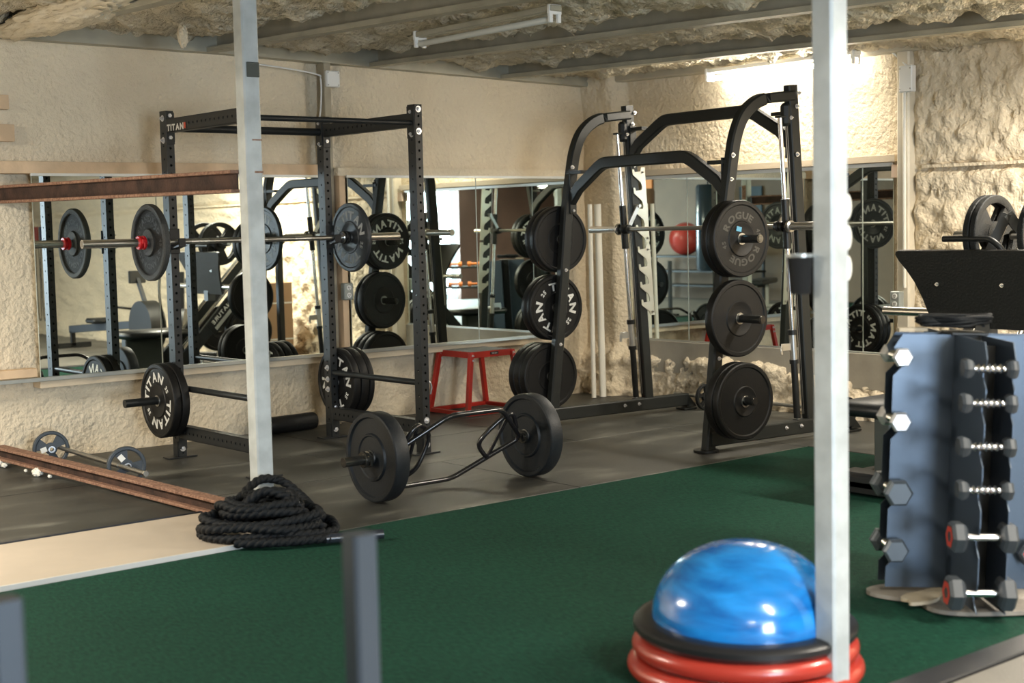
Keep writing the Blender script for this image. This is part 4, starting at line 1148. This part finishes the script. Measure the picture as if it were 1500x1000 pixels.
for k, z in enumerate(z_front):
    lab = ['black dumbbell with red end mark, lowest on the front arm of the tower', 'black dumbbell with red end mark, second from the bottom of the front arm',
           'hex dumbbell third from the bottom on the front arm of the tower', 'hex dumbbell third from the top on the front arm of the tower',
           'hex dumbbell second from the top on the front arm of the tower', 'hex dumbbell at the top of the front arm of the tower'][k]
    big = k < 2
    d = dumbbell([.060, .055, .036, .037, .036, .036][k], [.058, .055, .038, .04, .038, .036][k], .108, lab, head_m, red=big, knurl=not big)
    on_tower(d, -.032, -.378, z+.012, False)
d = dumbbell(.05, .05, .125, 'hex dumbbell on the right arm of the tower, cut by the frame edge', head_m, red=True); on_tower(d, .240, 0, z_left[0]+.012, True)
# base board under the tower
def wavy_board(name, c, ra, rb, z, th, rz, label, m, seed=0):
    mb = MB(); n = 64; pts = []
    for i in range(n):
        a = 2*PI*i/n; k = 1+.16*math.sin(3*a+seed)+.09*math.sin(5*a+seed*2)
        pts.append((ra*k*math.cos(a), rb*k*math.sin(a)))
    mb.prism(pts, th); o = mb.build(name, m); o.location = (c[0], c[1], z); o.rotation_euler = (0, 0, rz); return tag(o, label, 'board')
wavy_board('base_board', (TC.x-.03, TC.y-.10), .31, .23, .013, .014, math.atan2(VR.y, VR.x), 'irregular tan board lying on the turf under the dumbbell tower', mat('grey_tan_board', (.22, .20, .17), .7, 0, .2, 30, .25, 8))
wavy_board('wood_offcut', (TC.x-.20, TC.y-.02), .13, .05, .027, .012, .1, 'pale wooden offcut poking out left of the tower foot', tan, 2)
# jump rope bundle on top of tower
jr = thing('jump_rope', 'tangled black jump rope heaped on top of the dumbbell tower', 'jump rope', (TC.x-.0, TC.y+.0, .955))
mb = MB(); P = []
for k in range(60):
    a = k*.83; ra = .105+.03*math.sin(k*1.7); rb = .055+.02*math.cos(k*2.1)
    P.append(Vector((VR.x*ra*math.cos(a)+VF.x*rb*math.sin(a), VR.y*ra*math.cos(a)+VF.y*rb*math.sin(a), .006+.0006*k+.008*abs(math.sin(k*1.1)))))
mb.tube(bez(P, 4), .006, 8); mb.build('cord', cord_m, jr, smooth=60)
v = VR*-.15
mb = MB(); mb.box((v.x, v.y, -.0), (.10, .04, .012), rz=math.atan2(VR.y, VR.x)); o = mb.build('handle', tan, jr, label='pale wooden handle')

# ------------------------------------------------------------------ leg press machine (right, seen over the tower)
LP = thing('leg_press', 'black plate-loaded leg press with a big foot plate, standing by the right wall', 'leg press', (-1.9, -4.25, 0))
lx = lambda x: x+1.9
ly = lambda y: y+4.25
# two steep rails rising towards the wall
for s in (-1, 1):
    mb = MB(); mb.rtube([(.10, s*.20, .05), (1.32, s*.20, 1.30)], .05, .11, up=Vector((-.7, 0, .7)), c=.006); mb.build('rail', black, LP, smooth=30)
    mb = MB(); mb.cyl((.22, s*.13, .28), (1.22, s*.13, 1.30), .016, 14); mb.build('guide_rod', chrome, LP, smooth=40)
    mb = MB(); mb.rtube([(1.28, s*.20, 0.06), (1.28, s*.20, 1.28)], .06, .06, up=(1, 0, 0), c=.005); mb.build('leg', black, LP, smooth=30)
    mb = MB(); mb.rtube([(-.35, s*.30, .045), (1.35, s*.30, .045)], .06, .06, c=.005); mb.build('base_rail', black, LP, smooth=30)
    mb = MB(); mb.cyl((.58, s*.22, .84), (.58, s*(.64 if s > 0 else .55), .84), .0245, 20); mb.build('plate_horn', chrome, LP, smooth=40)
    mb = MB(); mb.cyl((.70, s*.06, 1.25), (.70, s*.27, 1.25), .0245, 20); mb.build('plate_horn', dullsteel, LP, smooth=40)
for x in (-.35, 1.35, .5):
    mb = MB(); mb.rtube([(x, -.33, .045), (x, .33, .045)], .06, .06, up=(0, 0, 1), c=.005); mb.build('cross_bar', black, LP, smooth=30)
# foot plate: big curved-sided board facing the seat
FP = Matrix.Translation((.52, .055, .98)) @ Matrix.Rotation(math.radians(-16), 4, 'Y')
pts = []
half = [(-.22, .27), (-.14, .285), (-.06, .305), (.03, .338), (.10, .378), (.15, .415), (.185, .430), (.200, .423), (.205, .41)]
o2 = [(y, z) for z, y in half]+[(-y, z) for z, y in reversed(half)]
mb = MB(); mb.prism(o2, .022, FP @ Matrix(((0, 0, 1, 0), (1, 0, 0, 0), (0, 1, 0, 0), (0, 0, 0, 1)))); fp = mb.build('foot_plate', mat('diamond_black', (.012, .012, .011), .45, 0, .3, 90), LP)
mb = MB()
for y in (-.18, .20):
    p = FP @ Vector((-.012, y, .02)); bolt(mb, p, (-1, 0, 0), .008)
mb.build('plate_bolt', steel, fp)
# carriage behind the foot plate: triangular frame and handles
mb = MB(); mb.bar((.60, .06, 1.05), (.66, -.06, 1.36), .05, .05); mb.bar((.66, -.06, 1.36), (.78, -.20, 1.10), .05, .05); mb.bar((.60, .02, .70), (.60, .02, 1.1), .08, .08); mb.build('carriage', mat('carriage_grey', (.05, .052, .05), .4, .1), LP)
mb = MB(); mb.tube(bez([(.50, .215, 1.235), (.50, .0, 1.235), (.50, -.07, 1.225), (.52, -.12, 1.17), (.54, -.13, 1.10)], 5), .016, 12); mb.build('handle', black, LP, smooth=60)
# seat and back pad
mb = MB(); mb.box((-.05, .05, .42), (.62, .46, .07), bev=.025); mb.build('seat', vinyl, LP, smooth=50)
mb = MB(); mb.box((-.12, .02, .22), (.38, .10, .34), bev=.01); mb.build('seat_panel', mat('panel_grey_green', (.045, .055, .05), .45), LP, smooth=30)
mb = MB(); mb.box((-.30, .05, .07), (.16, .40, .09), bev=.02); mb.build('foot_pad', vinyl, LP, smooth=40)
# side panels with the name sticker
for s in (-1, 1):
    dirv = Vector((1.22, 0, 1.25)).normalized(); nrm = Vector((0, s, 0))
    if s > 0: X = -dirv; Z = nrm
    else: X = dirv; Z = nrm
    Yv = Z.cross(X)
    c = Vector((.66, s*.232, .60))
    M = Matrix((X, Yv, Z)).transposed().to_4x4(); M.translation = c
    mb = MB(); mb.box(c-Vector((0, s*.004, 0)), (.50, .13, .006), M=M.to_3x3().to_4x4()); pn = mb.build('side_panel', black, LP)
    mb = MB(); M2 = M.copy(); M2.translation = c+Vector((0, s*.0012, 0))+Yv*.012; put_text(mb, 'SIGNATURE', M2, .055, 1.15); mb.build('lettering', white_txt, pn)
    mb = MB(); mb.box(c-Yv*.030+Vector((0, s*.0005, 0)), (.40, .035, .002), M=M.to_3x3().to_4x4()); mb.build('label_strip', label_m, pn)
grp = grip_plate(.21, .035, '', irondk, ph=.5, spoke=.45)
grp['label'] = 'three-hole grip plate high on the leg press carriage, left of its twin'
grp.location = (-1.20, -4.17, 1.25); grp.rotation_euler = (0, 0, PI/2)
dup(grp, (-1.20, -4.21, 1.25), PI/2, 'three-hole grip plate just behind the leftmost one on the leg press carriage')
dup(grp, (-1.20, -4.48, 1.25), PI/2, 'three-hole grip plate cut by the right frame edge on the leg press carriage')
BP = {}
for i, (x, y, z, lab) in enumerate(((-1.05, -3.98, .40, 'large bumper plate stored low on the mirror side of the leg press'), (-1.05, -3.90, .40, 'outer bumper plate stored low on the mirror side of the leg press'),
                      (-1.05, -4.55, .40, 'bumper plate stored low on the far side of the leg press'))):
    place(T45, (x, y, z), PI/2, lab)
mb = MB(); mb.cyl((.85, .22, .40), (.85, .50, .40), .0245, 16); mb.cyl((.85, -.22, .40), (.85, -.50, .40), .0245, 16); mb.build('storage_horn', black, LP, smooth=40)

# ------------------------------------------------------------------ things seen only in the mirrors
# cardboard boxes strapped together by the right wall
cb = thing('cardboard_box', 'tall strapped cardboard box by the right wall, seen in the left mirror', 'box', (-.42, -4.62, .007), .1)
mb = MB(); mb.box((0, 0, .42), (.34, .42, .82), bev=.006); mb.build('carton', card, cb)
for z in (.25, .62):
    mb = MB(); mb.box((0, 0, z), (.346, .426, .016)); mb.build('strap', white_pl, cb)
mb = MB(); put_text(mb, 'RUBBER MAT', Matrix(((0, 0, -1, -.1735), (0, 1, 0, .05), (1, 0, 0, .42), (0, 0, 0, 1))), .05, 1.1); mb.build('lettering', MATS['bore_black'], cb)
# rowing machine against the right wall
rw = thing('rowing_machine', 'low black rowing machine by the right wall, seen in the left mirror', 'rowing machine', (-.95, -7.35, .009), PI/2)
mb = MB(); mb.rtube([(-1.1, 0, .22), (.9, 0, .36)], .05, .09, c=.006); mb.build('rail', MATS['sled_steel'], rw)
mb = MB(); mb.cyl((1.0, -.09, .34), (1.0, .09, .34), .28, 36); mb.build('flywheel_cage', black, rw, smooth=35)
mb = MB(); mb.box((-.2, 0, .36), (.26, .30, .06), bev=.02); mb.build('seat', vinyl, rw, smooth=40)
mb = MB(); mb.bar((1.0, 0, .55), (.80, 0, .86), .04, .04); mb.box((.79, 0, .88), (.04, .20, .14), bev=.01); mb.build('display_arm', black, rw)
mb = MB(); mb.tube([(.55, -.24, .56), (.60, 0, .52), (.55, .24, .56)], .014, 10); mb.build('handle', black, rw, smooth=50)
mb = MB(); mb.rtube([(-1.05, -.22, .03), (-1.05, .22, .03)], .05, .06); mb.bar((-1.05, 0, .03), (-1.05, 0, .2), .05, .05); mb.build('foot', black, rw)
mb = MB(); mb.rtube([(1.05, -.28, .03), (1.05, .28, .03)], .05, .06); mb.build('foot', black, rw)
# incline bench machine
ib = thing('exercise_bike', 'black exercise bike by the right wall, seen low in the left mirror', 'exercise bike', (-.95, -5.40, .009), 2.2)
mb = MB(); mb.cyl((.38, -.05, .32), (.38, .05, .32), .26, 36); mb.build('fan_wheel', black, ib, smooth=35)
mb = MB(); mb.bar((-.35, 0, .10), (.38, 0, .35), .06, .08); mb.bar((-.18, 0, .2), (-.25, 0, .78), .05, .05); mb.bar((.38, 0, .35), (.24, 0, .95), .05, .05); mb.build('frame', black, ib)
mb = MB(); mb.sphere((-.27, 0, .82), .13, 20, (1.15, .85, .45)); mb.build('saddle', vinyl, ib, smooth=60)
for s in (-1, 1):
    mb = MB(); mb.tube(bez([(.05, s*.22, .30), (.22, s*.24, .70), (.20, s*.22, 1.0), (.05, s*.20, 1.02)], 5), .014, 10); mb.build('handle', black, ib, smooth=60)
for x in (-.38, .58):
    mb = MB(); mb.rtube([(x, -.24, .035), (x, .24, .035)], .05, .06); mb.build('foot', black, ib)
# jump ropes on a hook, and an outlet, far along the right wall
for k, (y, c, lab) in enumerate(((-11.30, (.02, .03, .09), 'dark blue-handled jump rope hanging on the right wall, seen in the left mirror'), (-11.48, (.30, .03, .02), 'red-handled jump rope hanging on the right wall, seen in the left mirror'))):
    h = thing('hanging_jump_rope', lab, 'jump rope', (-.12, y, 1.3))
    mb = MB(); mb.tube(bez([(0, .03, .0), (0, .07, -.4), (0, .05, -1.0), (0, 0, -1.12), (0, -.05, -1.0), (0, -.07, -.4), (0, -.03, 0)], 6), .006, 8); mb.build('cord', black, h, smooth=60)
    for s in (-1, 1):
        mb = MB(); mb.cyl((0, s*.03, 0), (0, s*.03, .20), .018, 12); mb.build('handle', mat('handle_%s' % ('blue' if k == 0 else 'red'), c, .4), h, smooth=50)
# heavy bag, ball on a shelf, orange dumbbells far behind the viewer
hb_ = thing('heavy_bag', 'tall dark blue heavy bag far across the room, seen in the right mirror', 'heavy bag', (-9.7, -7.75, .55))
mb = MB(); mb.lathe([(.01, 0), (.17, .0), (.20, .05), (.20, 1.38), (.17, 1.42), (.01, 1.42)], 36, 'Z', cap=True); mb.build('bag', mat('blue_black_vinyl', (.012, .03, .05), .22, coat=.4), hb_, smooth=40)
mb = MB(); mb.cyl((0, 0, 1.42), (0, 0, 1.78), .012, 8); mb.build('strap', black, hb_)
tb = thing('heavy_bag', 'tan leather heavy bag beside the red ball, seen in the right mirror', 'heavy bag', (-10.25, -9.75, .85), group='heavy bags')
mb = MB(); mb.lathe([(.01, 0), (.15, .0), (.18, .05), (.18, 1.08), (.15, 1.12), (.01, 1.12)], 36, 'Z', cap=True); mb.build('bag', mat('tan_leather', (.30, .18, .11), .45), tb, smooth=40)
mb = MB(); mb.cyl((0, 0, 1.12), (0, 0, 1.36), .012, 8); mb.build('strap', black, tb)
sh = thing('storage_shelf', 'long black storage shelf against the far side wall, seen in the right mirror', 'shelf', (-10.75, -8.9, 0))
for z in (.25, .50, .76):
    mb = MB(); mb.box((0, 0, z), (.45, 2.6, .035), bev=.004); mb.build('shelf_board', black, sh)
for x in (-.19, .19):
    for y in (-1.27, 1.27):
        mb = MB(); mb.box((x, y, .39), (.04, .04, .78)); mb.build('leg', black, sh)
eb = MB(); eb.sphere((0, 0, 0), .29, 48); o = eb.build('exercise_ball', mat('red_ball', (.50, .06, .05), .3), smooth=60, loc=(-10.72, -9.22, 1.0675)); tag(o, 'big red exercise ball on the long black shelf, seen in the right mirror', 'ball')
for k, (y, c) in enumerate(((-8.3, (.03, .03, .03)), (-8.55, (.45, .40, .30)), (-8.0, (.04, .06, .10)))):
    mb = MB(); mb.box((0, 0, .10), (.28, .20, .20), bev=.02); o = mb.build('storage_bin', mat('bin_%d' % k, c, .5), loc=(-10.72, y, .7775)); tag(o, ['black', 'cream', 'slate blue'][k]+' storage bin on the far black shelf, seen in the right mirror', 'bin')
for k, (y, z, w_, h_, c, lab) in enumerate(((-10.75, 2.0, .55, .36, (.75, .25, .04), 'orange banner on the far side wall, seen in the right mirror'), (-8.1, 1.6, .5, .7, (.05, .09, .12), 'dark poster board on the far side wall, seen in the right mirror'))):
    mb = MB(); mb.box((XL+.02, y, z), (.03, w_, h_)); tag(mb.build('wall_banner', mat('banner_%d' % k, c, .6)), lab, 'banner')
# fitness mats stack and bench on the turf, far left behind the viewer
be = thing('flat_bench', 'black flat bench on the turf far behind, seen in the right mirror', 'bench', (-9.2, -6.2, 0), .5)
mb = MB(); mb.box((0, 0, .42), (1.2, .28, .08), bev=.02); mb.build('pad', vinyl, be, smooth=40)
for x in (-.45, .45):
    mb = MB(); mb.bar((x, 0, .03), (x, 0, .38), .05, .05); mb.box((x, 0, .025), (.06, .45, .045), bev=.004); mb.build('leg', steel, be)
dr = thing('dumbbell_shelf', 'small black two-tier dumbbell shelf, seen in the corner mirrors', 'dumbbell rack', (-4.55, -7.45, 0), -.7)
for z in (.52, .80):
    mb = MB(); mb.box((0, 0, z), (.9, .24, .03), bev=.004); mb.build('shelf', black, dr)
for x in (-.43, .43):
    mb = MB(); mb.box((x, 0, .40), (.05, .26, .80), bev=.004); mb.build('side_frame', black, dr)
n_ = 0
for z in (.535, .815):
    for k in range(3):
        n_ += 1
        d = thing('vinyl_dumbbell', 'orange vinyl dumbbell, %s on the %s tier of the small shelf' % (['left', 'middle', 'right'][k], 'lower' if z < .6 else 'upper'), 'dumbbell', group='orange dumbbells on the small shelf')
        mb = MB(); mb.cyl((-.06, 0, 0), (.06, 0, 0), .014, 12); mb.build('handle', orange_m, d, smooth=40)
        for s in (-1, 1):
            mb = MB(); mb.cyl((s*.05, 0, 0), (s*.10, 0, 0), .036, 6); mb.build('head', orange_m, d)
        x = -.28+.28*k; d.location = (-4.55+x*math.cos(-.7), -7.45+x*math.sin(-.7), z+.0315); d.rotation_euler = (0, 0, -.7)


# ------------------------------------------------------------------ light
def area(name, loc, rot, sx, sy, power, color, spread=PI):
    l = bpy.data.lights.new(name, 'AREA'); l.shape = 'RECTANGLE'; l.size = sx; l.size_y = sy
    l.energy = power; l.color = color; l.spread = spread
    o = bpy.data.objects.new(name, l); COL.objects.link(o); o.location = loc; o.rotation_euler = rot; return o
# unseen tube lights, added to brighten the walls and posts
WARM = (1.0, .915, .775)
def added_fixture(x, y, label, p):
    tube_light(y+.6, y-.6, x, 2.36+.028*y, True, label)
    area('tube_glow', (x, y, 2.30+.028*y), (0, 0, 0), .12, 1.2, p, WARM)
area('tube_glow', (-.22, -1.95, 2.33), (0, math.radians(35), 0), .08, 1.25, 20, WARM)
added_fixture(-5.4, -8.1, 'added fill tube light above the turf right of the viewer, outside the frame', 90)
added_fixture(-3.3, -7.4, 'added fill tube light beyond the dumbbell tower, outside the frame', 100)
added_fixture(-.85, -5.05, 'added fill tube light above the leg press, just outside the frame', 125)
added_fixture(-8.0, -1.7, 'added fill tube light towards the far left of the mirror wall, outside the frame', 230)
added_fixture(-8.7, -10.2, 'added fill tube light behind the viewer, outside the frame', 50)
# daylight through the roll-up doorway
area('daylight', (-7.75, YB-.3, 1.2), (PI/2, 0, 0), 2.0, 2.2, 520, (.72, .86, 1.0))
w = bpy.data.worlds.new('world'); sc.world = w; w.use_nodes = True
w.node_tree.nodes['Background'].inputs[0].default_value = (.80, .90, 1.0, 1)
w.node_tree.nodes['Background'].inputs[1].default_value = 1.6
sc.view_settings.view_transform = 'Standard'; sc.view_settings.look = 'None'
sc.view_settings.exposure = 0.28; sc.view_settings.gamma = 1.0; sc.view_settings.use_curve_mapping = False
GROUPS = {'bumper_plate': 'bumper plates', 'grip_plate': 'grip plates', 'hex_dumbbell': 'dumbbells on the tower', 'mirror_channel': 'metal channels around the mirrors',
          'wood_rail': 'boards around the mirrors', 'tube_light': 'tube lights', 'steel_beam': 'rusty steel beams', 'steel_post': 'galvanized steel posts', 'foam_crumb': 'foam crumbs on the floor beam',
          'pvc_pole': 'white poles in the corner', 'balance_disc': 'red balance discs', 'junction_box': 'junction boxes', 'power_outlet': 'power outlets', 'wood_block': 'pine blocks',
          'light_barbell': 'light barbells on the floor', 'bar_collar': 'bar collars', 'power_cable': 'white cables'}
for o in bpy.data.objects:
    if o.parent is None and 'group' not in o:
        g = GROUPS.get(o.name.split('.')[0])
        if g: o['group'] = g
# spare prototypes that were never placed
for src in (T35, T25, T15, T45, TRG, T10, TRAP, IRON):
    if src.name not in used:
        for ch in [x for x in bpy.data.objects if x.parent == src]: bpy.data.objects.remove(ch)
        bpy.data.objects.remove(src)
